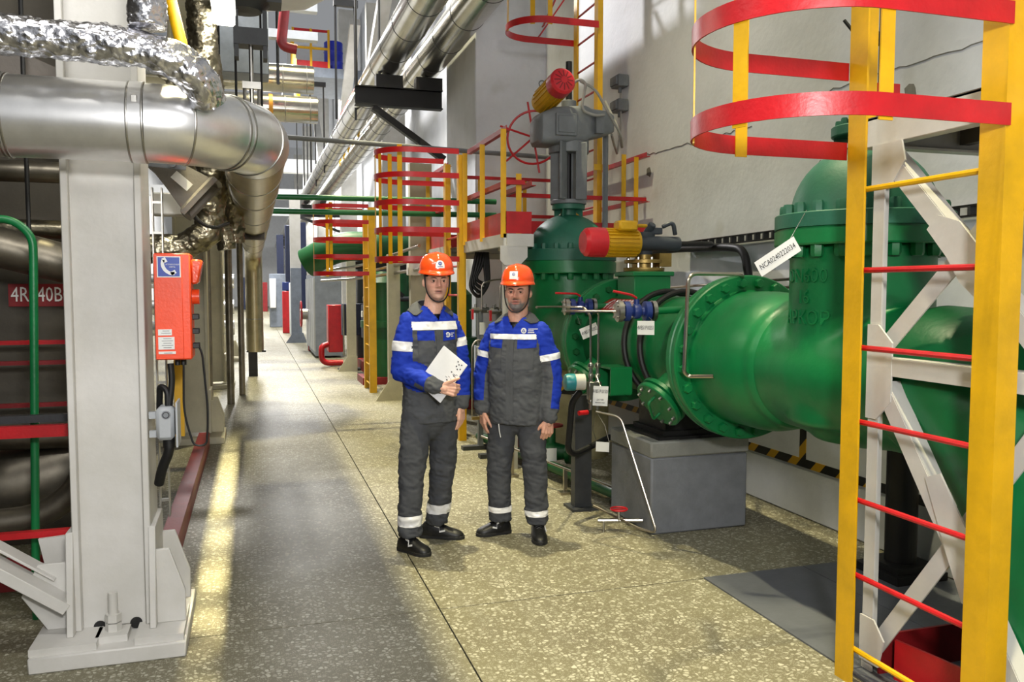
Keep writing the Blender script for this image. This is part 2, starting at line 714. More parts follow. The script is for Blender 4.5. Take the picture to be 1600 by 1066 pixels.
struct(B().box((-6.2, 48, 6), (.3, 59, 12)), 'wall_far_left', WBR)
# unseen slabs added to shade the left aisle, slotted for a light stripe
shade_left = struct(B().box((-3.19, 4.85, 5.1), (5.76, 8.5, .2)), 'ceiling_shade_left', paint('shade_slab_paint', '#8f8b82', .8))
struct(B().box((.38, 4.85, 5.1), (1.22, 8.5, .2)), 'ceiling_shade_right', MATS['shade_slab_paint'])
# dark equipment bay behind the left columns
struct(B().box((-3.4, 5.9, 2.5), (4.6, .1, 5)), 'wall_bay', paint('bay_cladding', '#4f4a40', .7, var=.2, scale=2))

# ================================================================ GREEN PIPE LINE (axis X=2.85, Z=1.2, along Y)
AX, AZ = 2.85, 1.2


def gate_valve(cy, fr, nr, label, z0, z1, letters=False):
    t = thing('gate_valve', label, 'valve', (AX, cy, .8))
    b = B()
    b.lathe([(nr, 0), (nr, z0 - .95)], (AX, cy, .95), (0, 0, 1), 40)
    b.lathe([(.02, -.36), (nr * .6, -.33), (nr * .92, -.2), (nr + .02, -.02), (nr, .2)], (AX, cy, AZ), (0, 0, 1), 40)
    b.lathe([(.33, -.52), (.335, -.3), (.36, -.1), (.36, .1), (.335, .3), (.33, .52)], (AX, cy, AZ), (0, 1, 0), 40)
    me = fuse(b, 'body', GRN, .016, 10)
    link('body', me, t, WP[t])
    me.transform(M.Translation(-WP[t]))
    zm = (z0 + z1) / 2
    b = B()
    b.lathe([(nr * .9, z0 - .004), (fr - .006, z0 - .004), (fr, z0 + .004), (fr, zm - .006), (fr - .012, zm - .006), (fr - .012, zm + .006)],
            (AX, cy, 0), (0, 0, 1), 64)
    b.build('body_flange', GRN, t)
    b = B()
    b.lathe([(fr - .012, zm + .004), (fr, zm + .006), (fr, z1 - .005), (fr - .006, z1), (nr + .005, z1 + .002)] +
            [((nr - .0) * math.cos(a), z1 + (.335) * math.sin(a)) for a in [PI / 2 * k / 12 for k in range(1, 12)]] + [(.05, z1 + .336)],
            (AX, cy, 0), (0, 0, 1), 64)
    b.build('bonnet', GRND, t)
    n = 20
    bolts(t, GRND, (AX, cy, z1), (0, 0, 1), fr - .05, n, .027, .05)
    bolts(t, GRN, (AX, cy, z0 - .004), (0, 0, -1), fr - .05, n, .03, .055)
    zt = z1 + .336
    b = B()
    b.cyl((AX, cy, zt - .02), (AX, cy, zt + .04), .075, 20)
    for k in range(4):
        a = PI / 4 + k * PI / 2
        b.plate([(AX + .05 * math.cos(a), cy + .05 * math.sin(a), zt + .04), (AX + .14 * math.cos(a), cy + .14 * math.sin(a), zt - .04),
                 (AX + .14 * math.cos(a), cy + .14 * math.sin(a), zt + .04)], (-math.sin(a), math.cos(a), 0), .015)
    b.lathe([(.05, .04), (.15, .04), (.155, .045), (.155, .085), (.15, .09), (.05, .09)], (AX, cy, zt), (0, 0, 1), 32)
    b.build('stem_flange', GRND, t)
    bolts(t, GRND, (AX, cy, zt + .09), (0, 0, 1), .12, 8, .016, .035)
    if letters:
        R = nr + .002
        for s, zz, sz in (('DN600', 1.675, .095), ('16', 1.575, .095), ('АРКОР', 1.475, .095)):
            b = B()
            text_geo(b, s, (0, 0, 0), (1, 0, 0), (0, 0, 1), sz, .012,
                     bend=lambda x, y, z, zz=zz: V((AX + (R + z) * math.cos(PI + x / R + .02), cy + (R + z) * math.sin(PI + x / R + .02), zz + y)))
            b.build('cast_lettering', GRN, t)
    return t, zt + .09


v1, z1t = gate_valve(3.40, .41, .335, 'near green gate valve with domed bonnet behind the big yellow ladder', 1.825, 1.975, True)
b = B().cyl((AX, 3.40, z1t - .02), (AX, 3.40, 3.6), .032, 16)
b.lathe([(.1, 0), (.1, .03), (.06, .04), (.06, .09)], (AX, 3.40, z1t), (0, 0, 1), 20)
b.build('stem', DGR, v1)
b = B().tube(fillet([(AX - .12, 3.42, 2.9), (AX - .06, 3.36, 2.78), (AX, 3.38, 2.82), (AX + .05, 3.36, 2.77), (AX + .02, 3.4, 2.95)], .04), .008, 8)
b.build('cable', RUB, v1)

v2, z2t = gate_valve(7.38, .45, .37, 'far green gate valve with dusty domed bonnet below the grey actuator', 1.755, 1.975)
b = B()
for k in range(4):
    a = PI / 4 + k * PI / 2
    p = V((AX + .13 * math.cos(a), 7.38 + .13 * math.sin(a), 0))
    b.bar(p + V((0, 0, z2t + .03)), p + V((0, 0, 2.95)), .075, .05, (math.cos(a), math.sin(a), 0))
    b.bar(p * .985 + V((0, 0, z2t + .03)), p * .985 + V((0, 0, 2.95)), .02, .11, (math.cos(a), math.sin(a), 0))
b.lathe([(.08, 0), (.17, 0), (.17, .04), (.08, .04)], (AX, 7.38, z2t), (0, 0, 1), 24)
b.lathe([(.03, 0), (.19, 0), (.19, .12), (.15, .14), (.03, .14)], (AX, 7.38, 2.87), (0, 0, 1), 24)
b.build('yoke', GRY, v2, bev=.006)
B().cyl((AX, 7.38, z2t), (AX, 7.38, 3.72), .03, 14).build('stem', BLK, v2)
# actuator on the yoke
act = thing('valve_actuator', 'grey geared valve actuator with red capped motor on far green valve', 'actuator', (AX, 7.38, 3.0))
b = B()
xs = [(2.50, 3.02, .12, .10), (2.53, 3.03, .17, .14), (2.66, 3.06, .19, .17), (2.95, 3.09, .19, .17), (3.02, 3.10, .15, .14), (3.2, 3.12, .13, .11), (3.27, 3.12, .08, .08)]
rings = []
for x, z, hy, hz in xs:
    rings.append([V((x, 7.36 + hy * (abs(math.cos(t)) ** .35) * (1 if math.cos(t) > 0 else -1), z + .04 + hz * (abs(math.sin(t)) ** .35) * (1 if math.sin(t) > 0 else -1)))
                  for t in [2 * PI * k / 24 for k in range(24)]])
b.loft(rings)
b.box((2.74, 7.16, 3.1), (.2, .03, .2))
b.box((2.74, 7.15, 3.1), (.16, .03, .15))
b.box((3.08, 7.2, 3.12), (.08, .06, .16))
b.cyl((AX, 7.38, 3.2), (AX, 7.38, 3.36), .07, 16)
b.build('gearbox', GRY, act, bev=.006)
b = B()
p0, p1 = V((2.62, 7.42, 3.36)), V((2.635, 7.08, 3.42))
dd = (p1 - p0).normalized()
b.cyl(p0 - dd * .06, p1, .105, 24)
for k in range(18):
    a_, b_, d_ = frame(dd)
    t = 2 * PI * k / 18
    r = a_ * math.cos(t) + b_ * math.sin(t)
    b.bar(p0 + r * .108, p1 + r * .108, .008, .02, r)
b.build('motor', YELM, act)
B().tube(arc(p0 + V((-.02, 0, .15)), .03, 0, 2 * PI, 12, (1, 0, 0), (0, 0, 1))[:-1], .007, 6, closed=True).build('lifting_eye', GRY, act)
b = B()
b.lathe([(.03, .015), (.1, 0), (.118, -.02), (.12, -.12), (.118, -.13)], p1 + dd * .12, dd, 28)
cap = b.build('fan_cover', REDM, act)
b = B()
a_, b_, d_ = frame(dd)
for k in range(12):
    t = 2 * PI * k / 12
    r = a_ * math.cos(t) + b_ * math.sin(t)
    b.bar(p1 + dd * .134 + r * .03, p1 + dd * .122 + r * .09, .012, .003, dd)
b.build('grille', REDD, cap)
hw = B()
hc = V((2.56, 7.55, 3.04))
n_ = V((-.45, -.89, .05)).normalized()
ha, hb, _ = frame(n_)
hw.tube([hc + ha * (.25 * math.cos(t)) + hb * (.25 * math.sin(t)) for t in [2 * PI * k / 36 for k in range(36)]], .011, 8, closed=True)
for k in range(3):
    t = PI * k / 3 + .35
    hw.cyl(hc - (ha * math.cos(t) + hb * math.sin(t)) * .34, hc + (ha * math.cos(t) + hb * math.sin(t)) * .34, .01, 8)
hw.cyl(hc, hc + V((.1, -.1, 0)), .02, 10)
hw.build('handwheel', RED, act)
b = B().tube(fillet([(2.62, 7.3, 3.3), (2.84, 7.1, 3.5), (2.9, 7.08, 3.46), (2.86, 7.1, 3.22), (3.0, 7.1, 3.18), (3.1, 7.12, 3.2)], .12, 6), .013, 8)
b.tube(fillet([(2.85, 7.1, 3.48), (3.0, 7.1, 3.42), (3.15, 7.12, 3.2), (3.3, 7.2, 3.05), (3.5, 7.6, 2.98), (3.62, 8.0, 3.3), (3.62, 8.3, 3.6)], .12, 6), .013, 8)
b.build('cable', paint('grey_cable', '#8f8d86', .5, bump=0), act)

# straight clad runs, reducers, flanges
pl = thing('pipe_spool', 'long green pipe spool with wide bolted ring flange standing on the concrete block', 'pipe', (AX, 5.1, .7))
b = B()
b.lathe([(.35, 4.44), (.36, 4.46), (.36, 6.16), (.35, 6.18)], (AX, 0, AZ), (0, 1, 0), 64)
b.build('shell', GRN, pl)
b = B()
b.lathe([(.395, 4.36), (.49, 4.36), (.497, 4.368), (.497, 4.405), (.488, 4.41), (.488, 4.42), (.497, 4.425), (.497, 4.465), (.49, 4.472), (.36, 4.472)], (AX, 0, AZ), (0, 1, 0), 80)
b.build('ring_flange', GRN, pl)
bolts(pl, GRN, (AX, 4.36, AZ), (0, -1, 0), .45, 24, .03, .03, phase=.5)
b = B()
b.lathe([(.33, 3.80), (.345, 3.82), (.352, 3.845), (.348, 3.87), (.36, 3.9), (.378, 3.95), (.394, 4.02), (.40, 4.10), (.40, 4.345), (.408, 4.36)], (AX, 0, AZ), (0, 1, 0), 72)
b.build('reducer', GRN, pl)
b = B()
b.lathe([(.36, 6.12), (.49, 6.12), (.497, 6.128), (.497, 6.17), (.488, 6.175), (.488, 6.185), (.497, 6.19), (.497, 6.235), (.36, 6.24)], (AX, 0, AZ), (0, 1, 0), 80)
b.build('end_flange', GRN, pl)
bolts(pl, GRNV, (AX, 6.12, AZ), (0, -1, 0), .43, 22, .028, .03, phase=.3)
b = B()
b.lathe([(.45, 6.24), (.44, 6.42), (.35, 6.72), (.335, 6.9)], (AX, 0, AZ), (0, 1, 0), 64)
b.build('far_reducer', GRN, pl)
# top nozzle with square flange
b = B().box((AX, 5.78, 1.6), (.3, .3, .22))
b.box((AX, 5.78, 1.725), (.34, .34, .035))
b.build('top_nozzle', GRN, pl, bev=.006)
# hand holes
for yy, dy in ((4.78, 0), (6.02, 0)):
    n_ = V((-.79, -.12, -.6)).normalized()
    o_ = V((AX, yy, AZ)) + n_ * .36
    b = B()
    b.cyl(o_ - n_ * .1, o_ + n_ * .13, .115, 28)
    b.lathe([(.1, .1), (.165, .1), (.17, .105), (.17, .13), (.15, .135), (.15, .145)], o_, n_, 36)
    hh = b.build('hand_hole', GRN, pl)
    b = B().lathe([(.15, .142), (.17, .146), (.17, .17), (.165, .176), (.0, .176)], o_, n_, 36)
    hh2 = b.build('hand_hole_cover', GRN, pl)
    key = (.011, .02, STL.name)
    if key not in _bm:
        _bm[key] = bolt_mesh(.011, .02).mesh('bolt', STL)
    a_, b_, _ = frame(n_)
    for k in range(10):
        t = 2 * PI * k / 10
        link('bolt', _bm[key], hh2, o_ + n_ * .176 + a_ * (.14 * math.cos(t)) + b_ * (.14 * math.sin(t)), rot_to(n_))
    q = o_ + n_ * .176
    u_ = (V((0, -.35, .94)) - n_ * n_.dot(V((0, -.35, .94)))).normalized()
    B().tube(fillet([q + u_ * .08, q + u_ * .08 + n_ * .06, q - u_ * .08 + n_ * .06, q - u_ * .08], .025, 4), .009, 8).build('handle', GRN, hh2)
# square bracket on the pipe side
b = B()
c_ = V((2.4, 5.32, .98))
for p, q in (((0, -.12, -.09), (0, .1, -.09)), ((0, -.12, .09), (0, .1, .09))):
    b.bar(c_ + V(p), c_ + V(q), .16, .015)
for yy in (-.12, .1):
    b.bar(c_ + V((0, yy, -.09)), c_ + V((0, yy, .09)), .16, .015, (0, 1, 0))
b.build('box_bracket', GRN, pl)
# red name plate wrapped on the spool
R_ = .364


def sgn(x, y, z, R=R_):
    a = math.radians(127) - y / R
    return V((AX + (R + z) * math.cos(a), 5.72 - x, AZ + (R + z) * math.sin(a)))


b = B()
nx, ny = 8, 6
vs_, fs_ = [], []
for zz in (0, .004):
    for i in range(nx + 1):
        for j in range(ny + 1):
            vs_.append(sgn(-.32 + .64 * i / nx, -.085 + .17 * j / ny, zz))
K = (nx + 1) * (ny + 1)
for i in range(nx):
    for j in range(ny):
        q = i * (ny + 1) + j
        fs_.append((q + K, q + 1 + K, q + ny + 2 + K, q + ny + 1 + K))
b.add(vs_, fs_)
np_ = b.build('name_plate', RED, pl)
b = B()
text_geo(b, '4VB51S001', (0, 0, 0), (1, 0, 0), (0, 0, 1), .165, .001, bend=lambda x, y, z: sgn(x, y, z + .006), squeeze=.68)
b.build('lettering', WPR, np_)

# black hoses looped over the spool
for k, (y0, sh) in enumerate(((5.30, 0), (5.02, .04))):
    pts = [V((AX + .395 * math.cos(a), y0 + (.22 if k == 0 else .2) * (1 - (a - 1.2) / 2.9) - .1 + sh, AZ + .395 * math.sin(a))) for a in [1.0 + 3.1 * i / 24 for i in range(25)]]
    pts = [V((3.3, y0 + .5, 1.45))] + pts
    tag(B().tube(pts, .021, 10).build('hose', RUB), ['black rubber hose looped over green spool, left of the pair', 'black rubber hose looped over green spool, nearer the ring flange'][k], 'hose')

# elbow to the floor
b = B()
path = [V((AX, y, AZ)) for y in (2.9, 2.86)] + [V((AX, 2.86 - .62 * math.sin(a), AZ - .62 + .62 * math.cos(a))) for a in [PI / 2 * k / 14 for k in range(15)]] + [V((AX, 2.24, .3)), V((AX, 2.24, 0))]
b.tube(path, [.335] + [.345] * 16 + [.34] * 2, 48)
tag(b.build('elbow_pipe', GRN), 'big green pipe elbow dropping into the floor behind white bracing', 'pipe')
b = B()
b.bar((2.47, 2.78, .09), (3.3, 2.78, .09), .012, .17)
b.bar((2.47, 1.75, .09), (3.3, 1.75, .09), .012, .17)
b.bar((3.3, 1.75, .09), (3.3, 2.78, .09), .012, .17)
fr = tag(b.build('pipe_kerb', REDD), 'dark red steel kerb around the foot of green elbow', 'kerb')
b2_ = B().bar((2.50, 2.72, .09), (2.72, 1.5, .09), .012, .17)
b2_.build('side_plate', RED, fr)

# concrete block, saddle, black pillar
t = thing('concrete_block', 'grey painted concrete block carrying the green pipe spool', 'pedestal', (2.82, 5.17, 0))
B().box((2.82, 5.17, .255), (.72, .64, .51)).build('block', CON, t, bev=.012)
B().box((2.82, 5.17, .563), (.735, .655, .106)).build('grout_cap', CONL, t, bev=.012)
b = B()
b.box((2.84, 5.17, .625), (.62, .56, .02))
b.box((2.84, 5.17, .65), (.5, .46, .03))
b.box((2.84, 5.17, .74), (.44, .4, .16))
b.plate([(2.62, 4.99, .8), (3.06, 4.99, .8), (3.1, 4.99, .95), (2.58, 4.99, .95)], (0, 1, 0), .36)
tag(b.build('pipe_saddle', BLK), 'black steel saddle between concrete block and green spool', 'support')
t = thing('support_column', 'black round steel support column with square foot beside plinth', 'support', (3.5, 3.9, 0))
cx, cy = 3.46, 3.75
b = B()
b.box((cx, cy, .03), (.34, .34, .045))
b.box((cx, cy, .07), (.27, .27, .035))
b.build('foot', BLK, t)
B().cyl((cx, cy, .08), (cx, cy, .78), .085, 20).build('shaft', BLK, t)
B().box((cx, cy, .79), (.26, .26, .02)).build('head_plate', BLK, t)

# ================================================================ butterfly valve drive on the spool
t = thing('motor_drive', 'yellow motor drive with red cap on brass flanges over spool', 'actuator', (AX, 5.78, 1.74))
b = B()
b.lathe([(.05, 0), (.15, 0), (.155, .01), (.155, .03), (.09, .035), (.09, .06), (.15, .065), (.15, .09), (.07, .095), (.07, .13)], (AX, 5.78, 1.742), (0, 0, 1), 28)
b.box((AX + .12, 5.72, 1.83), (.1, .12, .1))
ff = b.build('mounting_flanges', BRASS, t)
for k in range(8):
    a = 2 * PI * k / 8
    B().cyl((AX + .13 * math.cos(a), 5.78 + .13 * math.sin(a), 1.745), (AX + .13 * math.cos(a), 5.78 + .13 * math.sin(a), 1.85), .011, 8).build('stud', STL, ff)
b = B()
b.cyl((AX, 5.78, 1.85), (AX, 5.78, 2.04), .06, 20, .085)
b.cyl((AX - .1, 5.72, 1.955), (AX + .26, 5.72, 1.955), .055, 20)
b.cyl((AX, 5.78, 2.0), (AX + .03, 5.7, 2.1), .03, 14)
b.box((AX + .06, 5.74, 2.05), (.12, .06, .05))
b.tube(fillet([(AX + .12, 5.72, 2.08), (AX + .2, 5.7, 2.12), (AX + .22, 5.7, 2.02)], .04), .018, 8)
b.build('worm_gear', paint('blue_grey_casting', '#3c434c', .5), t, bev=.005)
b = B()
ym = 5.70
b.cyl((AX - .1, ym, 1.955), (AX - .37, ym, 1.955), .095, 28)
for k in range(22):
    a = 2 * PI * k / 22
    r = V((0, math.cos(a), math.sin(a)))
    b.bar(V((AX - .12, ym, 1.955)) + r * .1, V((AX - .36, ym, 1.955)) + r * .1, .007, .018, r)
b.build('motor', YELM, t)
b = B().box((AX - .22, ym - .06, 2.075), (.15, .12, .075))
b.cyl((AX - .14, ym - .06, 2.08), (AX - .04, ym - .06, 2.08), .014, 10)
b.build('terminal_box', YELM, t, bev=.015)
B().lathe([(.0, -.165), (.08, -.165), (.105, -.14), (.11, -.1), (.11, 0), (.1, .005)], (AX - .37, ym, 1.955), (1, 0, 0), 28).build('fan_cover', REDM, t)


# ================================================================ small blue valves, impulse tubes, transmitter
def blue_valve(c, label, lever):
    t = thing('blue_valve', label, 'valve', c)
    c = V(c)
    d = V((1, -.12, 0)).normalized()
    b = B()
    b.lathe([(.03, -.09), (.062, -.085), (.062, -.05), (.03, -.045), (.028, -.03), (.045, -.02), (.05, 0), (.045, .02), (.028, .03), (.03, .045), (.062, .05),
             (.062, .085), (.03, .09)], c, d, 24)
    b.cyl(c, c + V((0, 0, .075)), .018, 12)
    b.build('body', BLU, t)
    B().lathe([(.0, -.135), (.06, -.13), (.066, -.125), (.066, -.095), (.03, -.09)], c, d, 24).build('counter_flange', STL, t)
    b = B()
    b.lathe([(.03, .09), (.066, .095), (.066, .12), (.03, .125)], c, d, 24)
    fl = b.build('counter_flange', STL, t)
    for k in range(4):
        a = PI / 4 + k * PI / 2
        _, bb, _ = frame(d)
        aa = d.cross(bb)
        r = aa * (.05 * math.cos(a)) + bb * (.05 * math.sin(a))
        B().cyl(c + r - d * .14, c + r - d * .04, .009, 6).build('bolt', STL, fl)
    B().tube(fillet([c + V((0, 0, .08)), c + V((-.03, 0, .1)), c + V(lever)], .02), .008, 8).build('lever', RED, t)
    B().cyl(c + d * .12, V((AX, c.y - .02, c.z + .02)), .022, 12).build('stub_pipe', GRN, t)
    return t


b1c, b2c = V((2.28, 4.72, 1.475)), V((2.42, 6.0, 1.475))
blue_valve(b1c, 'blue flanged ball valve with red lever nearer the ring flange', (-.15, .02, .125))
blue_valve(b2c, 'blue flanged ball valve with red lever behind bearded man\'s shoulder', (-.2, .02, .105))
tx = V((2.18, 5.15, 0))
b = B()
b.tube(fillet([b1c + V((-.12, .01, 0)), V((2.0, 4.95, 1.472)), V((1.93, 5.08, 1.47)), V((2.2, 5.12, 1.46)), V((2.205, 5.14, 1.40)), V((2.205, 5.14, 1.12))], .05, 5), .008, 8)
b.tube(fillet([V((1.82, 5.3, 1.49)), b2c + V((-.15, .01, 0)), V((2.12, 5.2, 1.49)), V((2.155, 5.16, 1.44)), V((2.155, 5.15, 1.1))], .05, 5), .008, 8)
im = tag(b.build('impulse_tubes', TUBE), 'pair of thin stainless impulse tubes running from the blue valves', 'tube')
t = thing('pressure_transmitter', 'pressure transmitter with teal cap and steel valve manifold', 'instrument', (2.18, 5.15, .8))
b = B()
for x in (2.155, 2.205):
    b.cyl((x, 5.15, .8), (x, 5.15, 1.12), .013, 10)
    for z in (1.1, 1.03, .98, .86):
        b.lathe([(.012, -.015), (.021, -.013), (.021, .013), (.012, .015)], (x, 5.15, z), (0, 0, 1), 6)
b.box((2.18, 5.15, .93), (.09, .05, .12))
b.cyl((2.18, 5.13, .93), (2.18, 5.05, .93), .012, 8)
b.build('manifold', STL, t, bev=.003)
b = B()
b.cyl((2.13, 5.2, .985), (2.0, 5.22, .985), .055, 20)
b.build('housing', paint('pale_grey_casting', '#b9b8ae', .5), t)
B().lathe([(0, -.05), (.052, -.045), (.058, -.03), (.058, .02), (.05, .022)], (2.04, 5.21, .985), (1, -.1, 0), 24).build('cap', TEAL, t)
b = B().cyl((2.12, 5.12, .79), (2.05, 5.1, .79), .016, 10)
b.build('tap_handle', RED, t)
B().tube(fillet([(2.1, 5.2, .92), (2.06, 5.25, .85), (2.05, 5.3, .5), (2.12, 5.35, .46), (2.5, 5.6, .52)], .08, 6), .022, 10).build('flexible_conduit', RUB, t)
b = B().box((2.28, 5.62, .42), (.13, .08, .84))
b.box((2.28, 5.62, .01), (.2, .2, .02))
b.build('stand', DGR, t)
tag(B().tube(fillet([(2.19, 5.14, .79), (2.33, 5.05, .76), (2.46, 4.76, .04), (2.38, 4.86, .05), (2.2, 5.2, .13)], .05, 5), .008, 8).build('drain_tube', TUBE),
    'thin stainless drain tube bent along corner of the concrete block', 'tube')
t = thing('drain_valve', 'small steel drain valve with red handwheel near the block foot', 'valve', (2.28, 5.0, .0))
b = B().tube([(2.17, 5.05, .07), (2.45, 4.95, .075)], .014, 8)
b.cyl((2.3, 5.0, .07), (2.3, 5.0, .14), .012, 8)
b.build('body', STL, t)
b = B().tube([V((2.3 + .055 * math.cos(a), 5.0 + .055 * math.sin(a), .15)) for a in [2 * PI * k / 16 for k in range(16)]], .006, 6, closed=True)
b.bar((2.245, 5, .15), (2.355, 5, .15), .012, .006)
b.build('handwheel', RED, t)
B().cyl((2.2, 5.02, .0), (2.2, 5.02, .07), .008, 8).build('foot', STL, t)
tag(B().tube(fillet([(3.0, 4.6, 1.64), (2.75, 4.3, 1.70), (2.36, 4.22, 1.70), (2.34, 4.22, 1.14), (2.37, 4.22, 1.115), (2.46, 4.1, 1.125)], .06, 6), .0115, 10).build('looped_tube', TUBE),
    'stainless tube looping in front of the wide ring flange', 'tube')


# ================================================================ LADDERS AND PLATFORMS
def ladder(label, X, Y0, Y1, z0, z1, rungs, hoops, depth, straps, rw=.1, rd=.08, sh=.07, ztop=None, yel=(), cut=None):
    """ladder standing in the plane X, cage bulging to -X"""
    t = thing('caged_ladder', label, 'ladder', (X, (Y0 + Y1) / 2, z0))
    b = B()
    b.extr([(0, 0), (rd, 0), (rd, .008), (.008, .008), (.008, rw), (0, rw)][::-1] if False else [(0, 0), (rd, 0), (rd, .008), (.008, .008), (.008, rw), (0, rw)],
           (X, Y0, z0), (X, Y0, z1), (0, 1, 0)) if False else None
    b.box((X + .004, Y0 + rw / 2, (z0 + z1) / 2), (.008, rw, z1 - z0))
    b.box((X + .008 + rd / 2, Y0 + .004, (z0 + z1) / 2), (rd, .008, z1 - z0))
    b.build('rail', YEL, t)
    b = B()
    b.box((X + .004, Y1 - rw / 2, (z0 + z1) / 2), (.008, rw, z1 - z0))
    b.box((X + .008 + rd / 2, Y1 - .004, (z0 + z1) / 2), (rd, .008, z1 - z0))
    b.build('rail', YEL, t)
    rm = {}
    for k, z in enumerate(rungs):
        m = YEL if k in yel else RED
        if m not in rm:
            rm[m] = B().cyl((0, Y0 + rw * .6 - Y1 + rw * .4, 0), (0, 0, 0), .0115, 8).mesh('rung', m)
        link('rung', rm[m], t, (X + .03, Y1 - rw * .4, z))
    r = (Y1 - Y0) / 2 + .012
    cy = (Y0 + Y1) / 2
    xc = X - (depth - r)

    def path(rr):
        P = [V((X + .004, cy + rr, 0))]
        P += [V((xc - rr * math.sin(a), cy + rr * math.cos(a), 0)) for a in [PI * k / 24 for k in range(25)]]
        return P + [V((X + .004, cy - rr, 0))]
    if hoops:
        hm = B().strap(path(r), sh, .006).mesh('hoop', RED)
        for z in hoops:
            link('hoop', hm, t, (0, 0, z))
        zt = ztop or hoops[-1] + .05
        for s in straps:
            rr = r - .008
            if isinstance(s, tuple):
                p = V((s[0], cy + math.copysign(rr, s[1]), 0))
                nrm = V((0, s[1], 0))
            else:
                a = math.radians(s)
                p = V((xc - rr * math.sin(a), cy + rr * math.cos(a), 0))
                nrm = V((-math.sin(a), math.cos(a), 0))
            zz = hoops[0] - sh * .5 - (.01)
            B().bar(p + V((0, 0, zz)), p + V((0, 0, zt)), .05, .006, nrm).build('cage_strap', YEL, t)
    return t


L1 = ladder('big yellow ladder with red rungs and cage hoops, nearest on the right', 2.30, 2.10, 2.84, 0, 3.6,
            [.14, .45, .76, 1.08, 1.38, 1.69, 2.01], [2.17, 2.485], .86, [(1.81, 1), (1.83, -1), 112, 62], yel=(0, 6), ztop=3.6)
L2 = ladder('yellow caged ladder with five red hoops behind the taller man', 2.06, 8.50, 9.20, 0, 3.0,
            [.3 + .31 * k for k in range(7)], [1.92, 2.22, 2.5, 2.78, 3.03], .82, [90, 25, 155, 50], rw=.08, rd=.07, sh=.055)
L3 = ladder('yellow caged ladder with thin rungs beside cream posts, farther along aisle', 1.70, 12.85, 13.55, 0, 2.85,
            [.12 + .30 * k for k in range(7)], [1.84, 2.1, 2.36, 2.62, 2.86], .8, [90, 20, 160], yel=range(9), rw=.09, rd=.1, sh=.06)
L4 = ladder('tall yellow ladder rising past the grey actuator to the top', 3.54, 8.32, 9.02, 2.1, 6.2,
            [2.5 + .31 * k for k in range(11)], [4.4, 5.3], .9, [(3.0, -1), 90, 150], rw=.1, rd=.05, sh=.07, ztop=5.9)
b = B().bar((2.95, 8.4, 4.35), (3.35, 8.4, 5.2), .012, .06, (0, 1, 0))
b.build('cage_brace', RED, L4)
B().bar((3.1, 8.95, 4.42), (3.5, 8.95, 5.0), .012, .06, (0, 1, 0)).build('cage_brace', RED, L4)

# --- near platform on white bracing
P = thing('service_platform', 'white braced platform behind the big yellow ladder on right', 'platform', (3.1, 2.0, 0))
X0 = 2.45
for y, nm in ((2.86, 'post'), (1.95, 'post')):
    b = B()
    b.box((X0 + .004, y - .03, 1.1), (.008, .06, 2.2))
    b.box((X0 + .035, y - .004, 1.1), (.07, .008, 2.2))
    b.build(nm, WHT, P)
for x, y in ((3.62, 2.86), (3.62, 1.2)):
    B().box((x, y, 1.1), (.07, .07, 2.2)).build('post', WHT, P)
b = B().chan((X0, 2.95, 2.26), (X0, .9, 2.26), .06, .12, .01, sx=-1)
b.build('edge_beam', WHT, P, bev=.003)
b = B().chan((X0 + .06, 2.93, 2.26), (3.95, 2.93, 2.26), .06, .12, .01)
b.build('edge_beam', WHT, P)
B().box((3.2, 1.92, 2.315), (1.5, 2.02, .012)).build('deck', BRN, P)
for y in (2.45, 1.9, 1.35):
    B().bar((X0 + .06, y, 2.27), (3.95, y, 2.27), .012, .08).build('stiffener', BRN, P)
B().bar((2.95, 2.9, 2.27), (2.95, .9, 2.27), .05, .07).build('stiffener', BRN, P)


def brace(p, q, w=.07, xo=-.006):
    """equal angle brace in the plane X0"""
    b = B()
    p, q = V((X0 + xo, *p)), V((X0 + xo, *q))
    b.bar(p, q, .007, w, (0, -(q.z - p.z), q.y - p.y))
    d = (q - p).normalized()
    nrm = V((0, -d.z, d.y))
    if nrm.z < 0:
        nrm = -nrm
    b.bar(p + nrm * (w / 2) + V((.032, 0, 0)), q + nrm * (w / 2) + V((.032, 0, 0)), .065, .007, nrm)
    b.build('brace', WHT, P)


def gus(pts, xo=-.013):
    B().plate([(X0 + xo, y, z) for y, z in pts], (1, 0, 0), .008).build('gusset_plate', WHT, P)


brace((2.80, 2.16), (2.02, 1.36))
brace((2.78, 1.40), (2.02, 2.14), xo=.03)
brace((2.79, 1.30), (2.02, 1.30))
brace((2.78, 1.22), (2.02, .12))
brace((2.80, .12), (2.02, 1.24), xo=.03)
gus([(2.86, 2.2), (2.70, 2.2), (2.68, 2.12), (2.75, 2.03), (2.86, 2.03)])
gus([(2.86, 1.47), (2.80, 1.47), (2.72, 1.40), (2.72, 1.16), (2.80, 1.08), (2.86, 1.08)])
gus([(2.86, .24), (2.78, .24), (2.72, .17), (2.75, .05), (2.86, .05)])
gus([(2.55, 1.84), (2.50, 1.89), (2.40, 1.86), (2.26, 1.71), (2.24, 1.60), (2.30, 1.57), (2.39, 1.64), (2.45, 1.73)], -.021)
gus([(2.52, .90), (2.45, .93), (2.27, .68), (2.26, .47), (2.33, .48), (2.40, .62)], -.021)
B().bar((X0 + .1, 2.97, 2.405), (2.66, 2.97, 2.405), .012, .17).build('toe_board', RED, P)
B().bar((X0 + .012, 1.98, 2.41), (X0 + .012, .95, 2.41), .012, .17).build('toe_board', RED, P)
B().bar((2.50, 2.97, 2.33), (2.50, 2.97, 3.5), .075, .02, (0, 1, 0)).build('railing_post', YEL, P)
B().bar((2.60, 2.985, 2.33), (2.60, 2.985, 3.4), .05, .03, (0, 1, 0)).build('dark_post', BLK, P)
